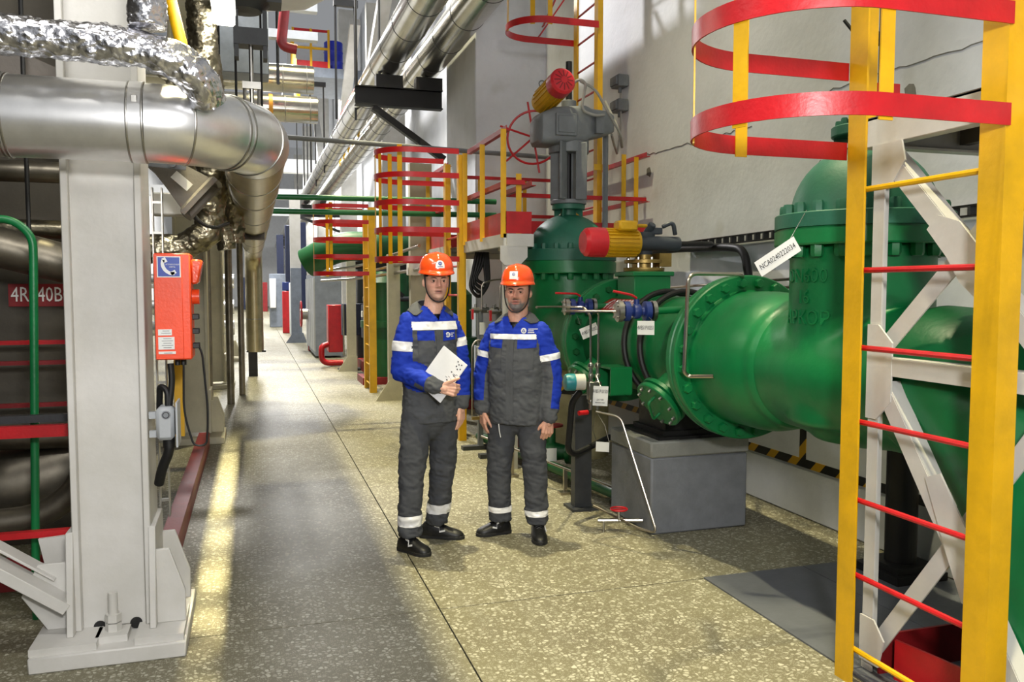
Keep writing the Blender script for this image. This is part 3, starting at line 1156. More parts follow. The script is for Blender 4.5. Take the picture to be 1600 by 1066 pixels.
B().bar((X0 + .012, 1.9, 2.33), (X0 + .012, 1.9, 3.4), .06, .02, (1, 0, 0)).build('railing_post', YEL, P)

# --- far platform round the far valve
P2 = thing('service_platform', 'yellow and red railed platform wrapped around the far green valve', 'platform', (3.0, 8.4, 0))
zd = 2.06
xl, yf, yn, xn, yb, xr = 2.13, 7.02, 7.98, 2.36, 10.3, 3.95
B().box(((xl + xr) / 2, (yn + yb) / 2, zd), (xr - xl, yb - yn, .012)).build('deck', BRN, P2)
B().box(((xl + xn) / 2, (yf + yn) / 2, zd), (xn - xl, yn - yf, .012)).build('deck', BRN, P2)
for p, q in (((xl, yf), (xl, 8.46)), ((xl, 9.25), (xl, yb)), ((xl, yf), (xn, yf)), ((xn, yf), (xn, yn)), ((xn, yn), (xr, yn)), ((xl, yb), (xr, yb))):
    B().bar((*p, zd - .02), (*q, zd - .02), .05, .11).build('edge_beam', WHT, P2)
    B().bar((*p, zd + .135), (*q, zd + .135), .01, .19).build('toe_board', RED, P2)
for p, q, zs in (((xl, yf), (xl, 8.40), (2.99, 2.52)), ((xl, yf), (xn - .06, yf), (2.52,)), ((xn, yn), (xr, yn), (2.52,)), ((xn, yf), (xn, yn), (2.52,)),
                 ((xl, yb), (xr, yb), (2.99, 2.52)), ((xl, 9.3), (xl, yb), (2.99, 2.52)), ((xr, yn), (xr, yb), (2.99, 2.52))):
    for z in zs:
        b = B()
        b.ang((*p, z), (*q, z), .045, .045, .006)
        b.build('handrail' if z > 2.9 else 'knee_rail', RED, P2)
for x, y, z1_ in ((xl, yf, 3.0), (xl, 7.72, 2.98), (xl, 8.40, 3.0), (2.27, yf, 2.62), (xl, 9.3, 3.0), (xl, yb, 3.0), (2.8, yb, 3.0), (3.4, yb, 3.0), (xr, yb, 3.0),
                  (3.72, yn, 3.0), (3.2, yn, 2.6), (3.92, 8.1, 3.0)):
    b = B()
    b.ang((x, y, zd), (x, y, z1_), .05, .05, .006, (0, 1, 0))
    b.build('railing_post', YEL, P2)
B().bar((xl + .05, yf + .05, 0), (xl + .05, yf + .05, zd - .06), .11, .11).build('support_post', WHT, P2)
B().plate([(xl - .06, yf - .02, zd - .07), (xl + .19, yf - .02, zd - .07), (xl + .19, yf - .02, zd - .17), (xl + .12, yf - .02, zd - .24), (xl - .02, yf - .02, zd - .24),
           (xl - .06, yf - .02, zd - .2)], (0, 1, 0), .01).build('gusset_plate', WHT, P2)
B().bar((3.85, 10.2, 0), (3.85, 10.2, zd - .06), .11, .11).build('support_post', WHT, P2)
B().bar((xl + .05, 10.2, 0), (xl + .05, 10.2, zd - .06), .11, .11).build('support_post', WHT, P2)
b = B().box((3.45, 8.0, 2.86), (.16, .01, .06))
b.build('yellow_plate', YEL, P2)

tag(B().cyl((3.33, 7.62, 2.1), (3.33, 7.62, 3.12), .028, 10).build('conduit_pipe', GRY), 'grey conduit pipe standing beside the far valve actuator', 'conduit')
for k, (z, lb) in enumerate(((3.93, 'grey wall junction box, upper of two right of ladder'), (3.66, 'grey wall junction box, lower of two right of ladder'))):
    t = thing('junction_box', lb, 'box', (4.0, 8.76, z - .07))
    B().box((3.98, 8.72, z), (.13, .2, .13)).build('case', GRY, t, bev=.008)
    B().box((3.905, 8.72, z), (.02, .16, .09)).build('lid', GRY, t)
    B().cyl((3.98, 8.72, z - .065), (3.98, 8.72, z - .12), .022, 10).build('gland', GRY, t)
tag(B().tube(fillet([(3.98, 8.70, 3.80), (3.97, 8.66, 3.4), (3.9, 8.6, 3.1), (3.45, 7.7, 3.06), (3.34, 7.5, 3.1)], .12, 6), .012, 8).build('flex_cable', MATS['grey_cable']),
    'pale flexible cable hanging from the wall junction boxes', 'cable')
# cable tray and wall pipes on the near wall
b = B()
for s in (-.03, .03):
    b.bar((4.0, 7.2, 2.03 + s), (4.0, 2.0, 2.09 + s), .05, .01)
tr = tag(b.build('cable_tray', BLK), 'narrow black cable tray fixed along the white wall', 'tray')
rm_ = B().box((0, 0, 0), (.05, .02, .06)).mesh('tray_rung', DGR)
for k in range(42):
    y = 7.1 - k * .12
    link('tray_rung', rm_, tr, (4.0, y, 2.03 + .06 * (7.2 - y) / 5.2))
tag(B().tube(fillet([(3.95, 7.9, 1.98), (3.95, 7.3, 2.0), (3.9, 6.3, 1.97), (3.9, 6.05, 1.94), (3.9, 5.95, 1.6)], .2, 8), .035, 12).build('wall_pipe', BLK),
    'black conduit running along wall then bending down behind green pipe', 'conduit')
tag(B().tube(fillet([(3.1, 5.74, 1.955), (3.5, 5.9, 1.97), (3.9, 6.6, 2.0)], .15, 6), .022, 10).build('cable', RUB), 'black cable running from yellow motor drive to the wall', 'cable')
b = B()
for dz in (0, .06):
    b.tube([(3.8, 8.5, 1.52 + dz), (3.8, 4.2, 1.66 + dz)], .012, 8)
tag(b.build('wall_tubes', TUBE), 'two thin steel tubes along wall above the plinth', 'tube')

# --- hanging tags
def hang_tag(c, right, upv, w_, h_, lines, label, wire=None, sizes=None):
    t = thing('tag_plate', label, 'tag', c)
    c, right, upv = V(c), V(right).normalized(), V(upv).normalized()
    n = right.cross(upv)
    a, e = right * w_ / 2, upv * h_ / 2
    B().plate([c - a - e, c + a - e, c + a + e, c - a + e], -n, .003).build('plate', TAG, t)
    for k, (s, dy, sz, sq) in enumerate(lines):
        b = B()
        text_geo(b, s, c + upv * dy + n * .0015, right, upv, sz, .0008, squeeze=sq)
        b.build('printing', INK, t)
    if wire:
        B().tube([V(p) for p in wire], .0018, 5).build('wire', STL, t)
    return t


vd = V((.8, -.6, 0))     # a horizontal direction roughly across the view
hang_tag((2.33, 3.34, 1.765), (.62, -.5, .55), (-.32, .25, .75), .21, .075, [('NCA0240222034', 0, .036, .72)],
         'tilted white tag hanging from near bonnet flange by wire', [(2.36, 3.33, 1.80), (2.41, 3.31, 1.90), (2.46, 3.31, 1.98)])
hang_tag((2.30, 4.63, 1.375), vd, (0, 0, 1), .105, .085, [('4VB51P103S1', 0, .036, .5)], 'white tag below the blue ball valve nearer the ring flange',
         [(2.34, 4.6, 1.41), (2.33, 4.65, 1.44)])
hang_tag((2.31, 5.55, 1.31), (.72, -.4, .35), (-.3, .2, .9), .13, .08, [('4VB51P103S2', 0, .034, .62)], 'slanted white tag behind the two impulse tubes', [(2.26, 5.6, 1.35), (2.24, 5.62, 1.42)])
hang_tag((2.17, 5.02, .91), vd, (.05, 0, 1), .10, .13, [('4VB51P101S01', .03, .034, .5), ('ДАТЧИК', -.025, .014, .8), ('давления воды', -.043, .011, .8)],
         'white tag with black lettering hung on the pressure transmitter', [(2.17, 5.02, .975), (2.18, 5.12, 1.04)])
hang_tag((2.2, 5.05, .565), vd, (.03, 0, 1), .09, .065, [], 'blank white tag on wire loop below transmitter',
         [(2.165, 5.07, .6), (2.15, 5.1, .68), (2.18, 5.12, .8), (2.23, 5.08, .7), (2.235, 5.02, .6)])


# ================================================================ LEFT SIDE
def column(Y, label, near=False, m=WHT, top=5.0):
    t = thing('steel_column', label, 'column', (-.62, Y + .2, 0), None)
    xl_, xr_ = -.78, -.46
    for x in (xl_, xr_ - .03):
        B().box((x + .015, Y + .15, (top + .1) / 2), (.03, .3, top - .1)).build('flange', m, t, bev=.004)
    B().box(((xl_ + xr_) / 2, Y + .055, (top + .1) / 2), (.28, .03, top - .1)).build('web', m, t)
    B().box((-.62, Y + .17, .035), (.62, .68, .07)).build('base_plate', m, t, bev=.006)
    if near:
        for x, w_ in ((-.80, .26), (-.42, .20)):
            B().box((x, Y + .03, .085), (w_, .36, .03)).build('grout_pad', m, t)
    for x in (xl_ - .022, xr_ - .008):
        B().plate([(x, Y - .06, .1), (x, Y + .36, .1), (x, Y + .32, .55), (x, Y - .012, .55)], (1, 0, 0), .028).build('stiffener', m, t, bev=.003)
    for y in (Y + .0, Y + .3):
        B().plate([(xr_ + .01, y, .1), (-.32, y, .1), (-.32, y, .24), (-.385, y, .44), (xr_ + .01, y, .44)], (0, 1, 0), .02).build('gusset', m, t, bev=.003)
    if near:
        B().plate([(xl_ - .02, Y + .06, .1), (-.90, Y + .06, .1), (-1.0, Y + .06, .26), (-.93, Y + .06, .40), (xl_ - .02, Y + .06, .40)], (0, 1, 0), .02).build('gusset', m, t, bev=.003)
        B().plate([(xl_ - .02, Y + .26, .1), (-.90, Y + .26, .1), (-.97, Y + .26, .46), (xl_ - .02, Y + .26, .47)], (0, 1, 0), .02).build('gusset', m, t)
        b = B()
        b.bar((-1.32, Y + .02, .62), (-.80, Y + .02, .24), .012, .13, (0, 1, 0))
        b.bar((-1.32, Y - .045, .60), (-.80, Y - .045, .22), .012, .05, (.35, 0, .94))
        b.bar((-1.30, Y + .085, .65), (-.86, Y + .085, .33), .10, .012, (.6, 0, .8))
        b.build('brace_channel', m, t, bev=.003)
        b = B().cyl((-.62, Y - .02, .07), (-.62, Y - .02, .27), .02, 12)
        for z in (.10, .14):
            b.lathe([(.0, 0), (.034, 0), (.034, .035), (.0, .035)], (-.62, Y - .02, z), (0, 0, 1), 6)
        b.box((-.62, Y - .03, .085), (.13, .12, .03))
        b.build('anchor_bolt', m, t)
        for x in (-.685, -.535):
            B().lathe([(.0, 0), (.026, 0), (.026, .003), (0, .003)], (x, Y + .04, .10), (0, -1, 0), 16).build('drain_hole', BLK, t)
    return t


column(4.0, 'white steel column with bolted base, nearest on the left', True)
column(9.25, 'second steel column along aisle, behind the orange telephone box', m=CRM)
column(14.2, 'third steel column on the left beside the tall clad pipe leg', m=CRM)
column(19.4, 'fourth steel column along the left side of the aisle', m=CRM)

# ---- big clad pipe
PX, PZ, PR = .02, 2.285, .157
t = thing('clad_pipe', 'large shiny aluminium clad pipe turning from left into the aisle', 'pipe', (-1, 3.7, PZ - PR))
b = B().tube([(-5.8, 3.7, PZ), (-3, 3.7, PZ), (-1.2, 3.7, PZ), (-.40, 3.7, PZ)], PR, 56)
b.build('straight_cladding', ALU, t)
b = B()
el = [V((-.40 + .42 * math.sin(a), 4.12 - .42 * math.cos(a), PZ)) for a in [PI / 2 * k / 18 for k in range(19)]]
b.tube(el, PR, 56)
b.build('elbow_cladding', ALU, t)
b = B().tube([(PX, 4.12, PZ), (PX, 7, PZ), (PX, 11, PZ), (PX, 15.6, PZ)] + [V((PX, 15.6 + .4 * math.sin(a), PZ - .4 + .4 * math.cos(a))) for a in [PI / 2 * k / 8 for k in range(1, 9)]] + [V((PX, 16, .45))],
             PR - .004, 48)
b.build('aisle_cladding', ALUY, t)


def ring(p, d, r, parent, nm='cladding_band', w_=.012, m=None):
    B().lathe([(r - .004, -w_), (r + .004, -w_ * .6), (r + .005, 0), (r + .004, w_ * .6), (r - .004, w_)], p, d, 56).build(nm, m or STL, parent)


for x in (-1.32, -.90, -.885, -.455, -.40):
    ring((x, 3.7, PZ), (1, 0, 0), PR, t, w_=.006)
B().lathe([(PR + .002, 0), (PR + .004, .002), (PR + .004, .048), (PR + .002, .05)], (-.452, 3.7, PZ), (1, 0, 0), 56).build('cladding_band', ALU, t)
for k, dl in ((4, 0), (9, 0), (9.6, 0), (14, 0)):
    a = PI / 2 * k / 18
    ring((-.40 + .42 * math.sin(a), 4.12 - .42 * math.cos(a), PZ), (math.cos(a), math.sin(a), 0), PR, t, w_=.006)
for y in [4.13, 4.9, 5.8, 7.2, 9, 11, 13]:
    ring((PX, y, PZ), (0, 1, 0), PR - .004, t, w_=.005)
ring((PX, 16, 1.05), (0, 0, 1), PR - .004, t)
B().box((PX - .04, 16, .3), (.16, .16, .6)).build('leg', BLK, t)
B().box((PX + .02, 16, .46), (.34, .2, .03)).build('leg_plate', BLK, t)
b = B()
for dz in (.05, -.02):
    pass
B().box((-.425, 3.7 - PR * .93, PZ + .02), (.022, .012, .12)).build('buckle', STL, t, bev=.002)


# ---- foil wrapped pipes
def foil(pts, r, name, label, m, amp=.012, n=72, step=.007, seed=0, cat='pipe'):
    P = [V(p) for p in pts]
    path = [P[0]]
    for a, c in zip(P[:-1], P[1:]):
        k = max(1, int((c - a).length / step))
        path += [a.lerp(c, (i + 1) / k) for i in range(k)]
    b = B()
    rr = [r * (1 + .07 * noise.noise(V((i * step * 7, seed, 0)))) for i in range(len(path))]
    b.tube(path, rr, n)
    out = []
    for i, v in enumerate(b.v):
        c = path[min(i // n, len(path) - 1)]
        d = V(v) - c
        if d.length > 1e-5:
            d.normalize()
        q = V(v) * 1.0
        f = noise.noise(V((q.x * 14 + seed, q.y * 22, q.z * 22))) * .8 + abs(noise.noise(V((q.x * 30 + seed, q.y * 52, q.z * 52)))) * .9 + abs(noise.noise(V((q.x * 75, q.y * 75 + seed, q.z * 75)))) * .5 - .45
        out.append(V(v) + d * amp * f)
    b.v = [tuple(x) for x in out]
    return tag(b.build(name, m, sharp=70), label, cat)


foil([(-2.6, 3.5, 2.57), (-1.2, 3.5, 2.545), (-.7, 3.5, 2.54), (-.42, 3.5, 2.53), (-.29, 3.51, 2.505), (-.21, 3.53, 2.46), (-.17, 3.56, 2.41), (-.16, 3.6, 2.37)],
     .073, 'foil_pipe', 'crinkled silver foil wrapped pipe lying above the big clad pipe', FOIL)
foil([(-.36, 3.47, 3.6), (-.36, 3.47, 2.60)], .07, 'foil_pipe', 'vertical foil wrapped pipe meeting the horizontal one at top left', FOIL, seed=3)
foil([(-.36, 3.74, 2.56), (-.28, 3.74, 2.50), (-.24, 3.74, 2.42)], .055, 'foil_elbow', 'yellowish foil elbow tucked under the crinkled foil pipe', FOILD, seed=5, amp=.02)
foil([(-.27, 5.3, 3.6), (-.22, 5.3, 2.2), (-.25, 5.3, 1.95), (-.4, 5.3, 1.85), (-.8, 5.3, 1.85)], .085, 'foil_pipe', 'dirty foil wrapped pipe hanging behind the fluorescent lamp', FOILD, seed=7)
foil([(-.25, 6.2, 3.2), (-.2, 6.2, 2.5), (-.12, 6.3, 2.2), (-.12, 6.35, 1.95)], .07, 'foil_pipe', 'dirty foil wrapped pipe dropping beside the clad pipe run', FOILD, seed=9)
foil([(-.42, 5.8, 2.6), (-.3, 5.9, 2.25), (-.18, 6.0, 2.0), (-.16, 6.0, 1.88)], .06, 'foil_pipe', 'slanting dirty foil pipe behind the grey horn speaker', FOILD, seed=11)
foil([(-.8, 6.6, 1.9), (-.62, 6.6, 1.9), (-.56, 6.6, 1.9)], .1, 'foil_bend', 'short foil wrapped pipe end between the first two columns', FOILD, seed=12)
tag(B().cyl((-.47, 4.6, 3.55), (-.30, 4.6, 2.75), .03, 14).build('yellow_pipe', YEL), 'slanted yellow pipe behind the crinkled foil pipes', 'pipe')

# ---- fluorescent lamp, hangers
t = thing('fluorescent_lamp', 'glowing fluorescent lamp hung above the clad pipe elbow', 'lamp', (-.13, 4.7, 3.2))
b = B().box((-.13, 4.7, 3.26), (.13, 1.25, .05))
b.build('housing', LGR, t)
B().box((-.13, 4.7, 3.2), (.12, 1.22, .07)).build('diffuser', emit('lamp_diffuser', '#fffbea', 9), t, bev=.012)
for y in (4.3, 5.1):
    B().cyl((-.13, y, 3.28), (-.13, y, 5.0), .006, 6).build('hanger', STL, t)
lamp('tube_light', (-.13, 4.65, 3.15), (-.13, 4.65, 0), .12, 1.2, 16, (1, .97, .85))
t = thing('spring_hanger', 'dark spring hanger with long rod above the clad pipe', 'hanger', (PX, 6.5, 2.44))
b = B()
b.lathe([(.0, 0), (.12, .01), (.22, .10), (.22, .12), (.10, .13), (.10, .3)], (PX - .04, 6.5, 3.62), (0, 0, 1), 20)
b.box((PX + .05, 6.5, 3.7), (.34, .2, .03))
b.build('spring_can', DGR, t)
b = B().box((PX - .10, 6.5, 3.46), (.03, .12, .34))
b.box((PX + .10, 6.5, 3.46), (.03, .12, .34))
b.box((PX, 6.5, 3.44), (.24, .14, .12))
b.build('yoke', DGR, t)
B().cyl((PX, 6.5, 3.45), (PX, 6.5, 2.43), .016, 10).build('rod', STL, t)
b = B()
b.tube(fillet([(PX - .05, 6.5, 3.1), (PX - .05, 6.5, 2.94), (PX + .05, 6.5, 2.94), (PX + .05, 6.5, 3.1)], .05), .012, 8)
b.box((PX, 6.5, 3.1), (.13, .06, .05))
b.build('clevis', STL, t)
for x, y, lb in ((-.20, 6.4, 'thin black hanger rod left of the spring hanger'), (-.09, 6.6, 'thin black hanger rod close beside the spring hanger'),
                 (.10, 7.2, 'thin dark hanger rod right of the spring hanger')):
    tag(B().cyl((x, y, 2.3), (x, y, 5.0), .009, 8).build('hanger_rod', BLK), lb, 'rod')

# ---- horn loudspeaker
t = thing('horn_speaker', 'grey square horn loudspeaker bracketed beside the first white column', 'loudspeaker', (-.33, 4.55, 2.12))
hc = V((-.33, 4.5, 2.15))
ax = V((.74, -.1, -.66)).normalized()
s_, u_, _ = frame(ax, (0, 1, 0))


def rect(c, a, e):
    return [c + s_ * x * a + u_ * y * e for x, y in ((-1, -1), (0, -1.05), (1, -1), (1.05, 0), (1, 1), (0, 1.05), (-1, 1), (-1.05, 0))]


HGR = paint('horn_grey', '#5f5a52', .5)
B().loft([rect(hc - ax * .13, .05, .05), rect(hc - ax * .05, .065, .065), rect(hc + ax * .10, .10, .085), rect(hc + ax * .115, .118, .1), rect(hc + ax * .14, .118, .1),
          rect(hc + ax * .13, .10, .085), rect(hc - ax * .02, .02, .02)]).build('horn', HGR, t, sharp=25)
B().cyl(hc - ax * .12, hc - ax * .24, .055, 20).build('driver', LGR, t)
b = B().bar((-.50, 4.38, 2.225), (-.30, 4.40, 2.215), .012, .04)
b.cyl((-.36, 4.41, 2.22), (-.36, 4.37, 2.22), .018, 12)
b.build('bracket', GBLUE, t)
q = hc + ax * .02 - u_ * .078 if u_.y > 0 else hc + ax * .02 + u_ * .078
nn_ = -u_ if u_.y > 0 else u_
B().plate([q - ax * .05 - s_ * .022 + nn_ * .01, q + ax * .05 - s_ * .022 + nn_ * .014, q + ax * .05 + s_ * .022 + nn_ * .014, q - ax * .05 + s_ * .022 + nn_ * .01], nn_, .002).build('label', TAG, t)
tag(B().tube(fillet([(-.3, 4.6, 2.02), (-.25, 4.6, 1.95), (-.18, 4.62, 1.93), (-.12, 4.8, 1.97)], .05), .01, 8).build('cable', RUB), 'black cable looping under the grey horn speaker', 'cable')
tag(B().box((-.41, 4.9, 2.07), (.2, .12, .12)).build('white_box', WHT, bev=.008), 'small white box behind the horn speaker', 'box')

# ---- orange telephone box
t = thing('telephone_box', 'orange industrial telephone box with blue handset sign on column', 'telephone', (-.335, 3.98, 1.3))
bx0, bx1, bz0, bz1, by = -.413, -.262, 1.302, 1.772, 3.945
B().box(((bx0 + bx1) / 2, by + .09, (bz0 + bz1) / 2), (bx1 - bx0, .18, bz1 - bz0)).build('case', ORG, t, bev=.006)
B().box(((bx0 + bx1) / 2 - .0165, by - .002, (bz0 + bz1) / 2), (bx1 - bx0 - .036, .008, bz1 - bz0 - .008)).build('door', ORG, t, bev=.002)
yy = by - .0075
s = B().box((-.3495, yy, 1.712), (.097, .003, .092)).build('handset_sign', WPR, t)
B().box((-.3495, yy - .002, 1.712), (.088, .003, .083)).build('sign_field', SBLUE, s)
b = B()
hp = [V((-.372, yy - .005, 1.742)), V((-.376, yy - .005, 1.72)), V((-.364, yy - .005, 1.695)), V((-.342, yy - .005, 1.682)), V((-.326, yy - .005, 1.683))]
hp = fillet(hp, .02, 4)
b.strap([p for p in hp], .003, .014, (0, 1, 0))
for c in ((-.370, 1.739, .0), (-.329, 1.684, .0)):
    b.box((c[0] + (.004 if c[1] > 1.7 else -.002), yy - .005, c[1] + (.002 if c[1] > 1.7 else .003)), (.016, .003, .022) if c[1] > 1.7 else (.022, .003, .016), M.Rotation(-.5, 3, 'Y'))
b.build('handset_symbol', WPR, s)
b = B()
text_geo(b, 'АППАРАТНАЯ', (-.335, yy - .004, 1.722), (1, 0, 0), (0, 0, 1), .009, .0006, squeeze=.9)
text_geo(b, 'СВЯЗЬ', (-.335, yy - .004, 1.711), (1, 0, 0), (0, 0, 1), .008, .0006)
b.build('lettering', WPR, s)
for z, h_, w_, cx in ((1.425, .027, .056, -.372), (1.377, .055, .066, -.367), (1.335, .011, .07, -.365)):
    l = B().box((cx, yy, z), (w_, .003, h_)).build('label', TAG, t)
    b = B()
    rows = max(1, int(h_ / .011))
    for k in range(rows):
        b.box((cx + .004, yy - .002, z + h_ / 2 - .007 - k * .010), (w_ * (.7 if k % 2 else .5), .001, .0022))
    b.build('print_lines', paint('faded_print', '#77787a', .6, bump=0), l)
b = B()
b.plate([(bx1, by + .02, 1.748), (-.212, by + .02, 1.745), (-.232, by + .02, 1.64), (bx1, by + .02, 1.635)], (0, 1, 0), .12)
b.build('lamp_hood', ORGD, t, bev=.008)
B().cyl((bx1, by + .09, 1.58), (bx1 + .03, by + .09, 1.58), .034, 20).build('sounder', ORGD, t)
for z in (1.49, 1.425, 1.36):
    B().box((bx1 + .013, by + .08, z), (.03, .05, .025)).build('gland', BLK, t, bev=.003)
for x in (-.33, -.305):
    B().cyl((x, by + .08, bz0), (x, by + .08, bz0 - .03), .012, 10).build('gland', BLK, t)
tag(B().tube(fillet([(-.305, 4.02, 1.28), (-.31, 4.02, 1.05), (-.27, 4.02, .9), (-.215, 4.02, .9), (-.205, 4.02, 1.05), (-.225, 4.02, 1.32), (-.24, 4.025, 1.36)], .1, 7), .0048, 8).build('cable', RUB),
    'thin black cable drooping in a loop below the orange box', 'cable')
t = thing('terminal_box', 'pale grey terminal box with round dial below the orange box', 'box', (-.38, 4.02, .94))
B().box((-.385, 4.02, 1.015), (.075, .11, .15)).build('case', LGR, t, bev=.015)
B().box((-.335, 4.03, 1.01), (.008, .16, .2)).build('back_plate', LGR, t)
d_ = B().lathe([(0, .003), (.018, .003), (.019, 0)], (-.38, 3.965, 1.055), (0, -1, 0), 20).build('dial', paint('dial_grey', '#7c8084', .5, bump=0), t)
B().tube([V((-.38 + .013 * math.cos(a), 3.961, 1.055 + .013 * math.sin(a))) for a in [2 * PI * k / 16 for k in range(16)]], .0015, 4, closed=True).build('dial_mark', BLK, d_)
for z in (1.05, .965):
    B().box((-.435, 4.02, z), (.04, .03, .03)).build('bracket', LGR, t)
b = B().tube(fillet([(-.375, 4.02, 1.09), (-.375, 4.02, 1.16), (-.41, 4.05, 1.18), (-.42, 4.1, 1.05)], .03), .014, 10)
b.tube(fillet([(-.36, 4.02, 1.28), (-.355, 4.02, 1.2), (-.37, 4.02, 1.09)], .04), .014, 10)
b.tube(fillet([(-.375, 4.02, .94), (-.375, 4.02, .88), (-.41, 4.05, .80), (-.43, 4.1, .72)], .04), .022, 12)
b.cyl((-.375, 4.02, .95), (-.375, 4.02, .9), .026, 12)
tag(b.build('flexible_conduits', RUB), 'black flexible conduits curling around the grey terminal box', 'conduit')
b = B()
for x in (-.452, -.41):
    b.bar((x, 4.36, .5), (x, 4.36, 2.1), .006, .05, (0, 1, 0))
lad = tag(b.build('cable_ladder', STL), 'vertical steel cable ladder on the side of the white column', 'tray')
rmm = B().box((0, 0, 0), (.045, .02, .012)).mesh('rung', STL)
for k in range(11):
    link('rung', rmm, lad, (-.431, 4.36, .58 + .145 * k))
tag(B().box((-.375, 4.62, 1.06), (.045, .04, .42)).build('yellow_post', YEL), 'narrow yellow post behind the grey terminal box', 'post')
b = B().box((-.5, 6.8, .075), (.1, 4.3, .15))
tag(b.build('red_kerb', REDD), 'low dark red kerb along the left edge of aisle', 'kerb')

# ---- left bay: pipes, rails, sign
tag(B().tube(fillet([(-1.7, 4.5, 1.945), (-1.08, 4.5, 1.945), (-1.0, 4.5, 1.865), (-1.0, 4.5, 1.76), (-1.043, 4.5, .12), (-1.043, 4.5, 0)], .12, 8), .019, 14).build('green_pipe', GRN), 'slim green pipe bent into a hook at the left edge', 'pipe')
for z, h_, m, lb, y in ((1.0, .035, DGR, 'dark steel angle above the bright red bar on left', 4.42), (.955, .055, RED, 'bright red bar level with the grey terminal box', 4.32), (.47, .03, RED, 'thin red bar near the column base on left', 4.32),
                        (.86, .045, REDD, 'dark red bar deeper in the left bay', 5.0), (.2, .16, REDD, 'wide dark red plate low beside the column brace', 4.6)):
    tag(B().bar((-2.4, y, z), (-.80, y, z), .04, h_).build('rail_bar', m), lb, 'rail')
for z, lb in ((1.30, 'upper thin red rail behind the green hooked pipe'), (1.18, 'dark middle rail behind the green hooked pipe'), (.93, 'lower thin red rail behind the green hooked pipe')):
    tag(B().bar((-2.6, 5.5, z), (-1.02, 5.5, z), .03, .025).build('rail_bar', REDD if z < 1.25 else RED), lb, 'rail')
t = thing('bay_sign', 'red sign with white code on the cladding in left bay', 'sign', (-1.2, 5.4, 1.55))
B().box((-1.26, 5.83, 1.575), (.36, .008, .14)).build('plate', REDD, t)
b = B()
text_geo(b, '4RL40B0', (-1.26, 5.824, 1.575), (1, 0, 0), (0, 0, 1), .13, .002, squeeze=.7)
b.build('lettering', WPR, t)
for pts, r, m, lb in (
        ([(-1.42, 4.9, 0), (-1.42, 4.9, 2.6)], .1, ALUD, 'tall clad pipe standing at the far left edge'),
        ([(-2.6, 5.0, 2.20), (-.8, 5.2, 1.70)], .11, ALUD, 'sloping grey clad pipe passing behind the green hook'),
        ([(-2.8, 5.3, 2.27), (-.82, 5.3, 2.27)], .06, ALUD, 'horizontal brown clad pipe high in left bay'),
        ([(-2.8, 5.4, 1.98), (-.82, 5.4, 1.95)], .055, FOILD, 'foil wrapped horizontal pipe crossing behind the hook'),
        ([(-2.8, 5.1, .83), (-.82, 5.1, .80)], .07, ALUD, 'clad pipe lying low behind the red bar'),
        ([(-.87, 5.0, 1.6), (-.87, 5.0, .75)], .06, ALUD, 'short vertical clad pipe close behind the white column'),
        ([(-1.6, 4.9, .38), (-1.1, 4.9, .4), (-.9, 4.9, .55), (-.84, 4.9, .8)], .07, ALUD, 'bent clad pipe low beside the column base'),
        ([(-2.6, 5.2, .5), (-1.3, 5.2, .52), (-.9, 5.25, .62)], .2, ALUD, 'fat clad pipe bend low in left bay')):
    tag(B().tube(fillet(pts, .25, 6), r, 24).build('clad_pipe', m), lb, 'pipe')
tag(B().cyl((-1.15, 5.1, 1.2), (-1.15, 5.1, 3.4), .012, 8).build('hanger_rod', BLK), 'thin dark hanger rod in the left bay', 'rod')
b = B().bar((-2.6, 5.2, 3.4), (-.9, 5.2, 2.7), .12, .14)
tag(b.build('sloping_beam', BRN), 'sloping brown beam above the foil pipe at left', 'beam')
tag(B().ibeam((-.5, 8.6, 2.15), (PX + .1, 8.6, 2.15), .1, .12, .012, (0, 0, 1)).build('cross_beam', BRN), 'brown cross beam below the clad pipe near second column', 'beam')
for x, y, r, lb in ((-.32, 12.2, .05, 'slim dark vertical pipe past the second column'), (-.18, 13.2, .045, 'slim vertical pipe between the columns and pipe leg'), (-.62, 11.5, .1, 'thick dirty vertical pipe past the second column')):
    tag(B().cyl((x, y, 0), (x, y, 3.0), r, 14).build('vertical_pipe', ALUD), lb, 'pipe')
for z, y, lb in ((1.25, 16.8, 'shiny horizontal pipe low between far left columns'), (.85, 17, 'lowest shiny horizontal pipe between far left columns'), (1.75, 17.2, 'highest shiny horizontal pipe between far left columns')):
    tag(B().cyl((-6.05, y, z), (-.35, y, z), .14, 20).build('clad_pipe', ALU), lb, 'pipe')


# ================================================================ OVERHEAD AND FAR AISLE
for k, (x, z, r, lb) in enumerate(((2.10, 5.20, .25, 'long overhead clad pipe, left of the pair along wall'), (2.73, 5.19, .24, 'long overhead clad pipe, right of the pair along wall'))):
    t = thing('overhead_pipe', lb, 'pipe', (x, 10, z - r), 'overhead clad pipes')
    B().tube([(x, 5, z), (x, 30, z), (x, 74, z)], r, 48).build('cladding', ALUO, t)
    y = 7.0 + .4 * k
    while y < 30:
        ring((x, y, z), (0, 1, 0), r, t, w_=.006, m=DGR)
        y += 1.1
for Y, xr_ in ((13.28, 2.95), (34.5, 4.0), (59, 4.0)):
    t = thing('pipe_bracket', {13.28: 'black steel bracket carrying overhead pipes, nearest on the pier', 34.5: 'black bracket under overhead pipes, middle of the three',
                               59: 'black bracket under overhead pipes, farthest along wall'}[Y], 'bracket', (2.5, Y, 4.45), 'overhead pipe brackets')
    B().ibeam((1.57, Y, 4.61), (xr_, Y, 4.61), .16, .30, .02, (0, 0, 1)).build('beam', BLK, t)
    B().bar((1.85, Y, 4.44), (xr_ + .03, Y, 3.68), .1, .13, (0, 1, 0)).build('strut', BLK, t)
    for x in (2.1, 2.73):
        B().box((x, Y, 4.84), (.42, .2, .2)).build('pipe_shoe', BLK, t)
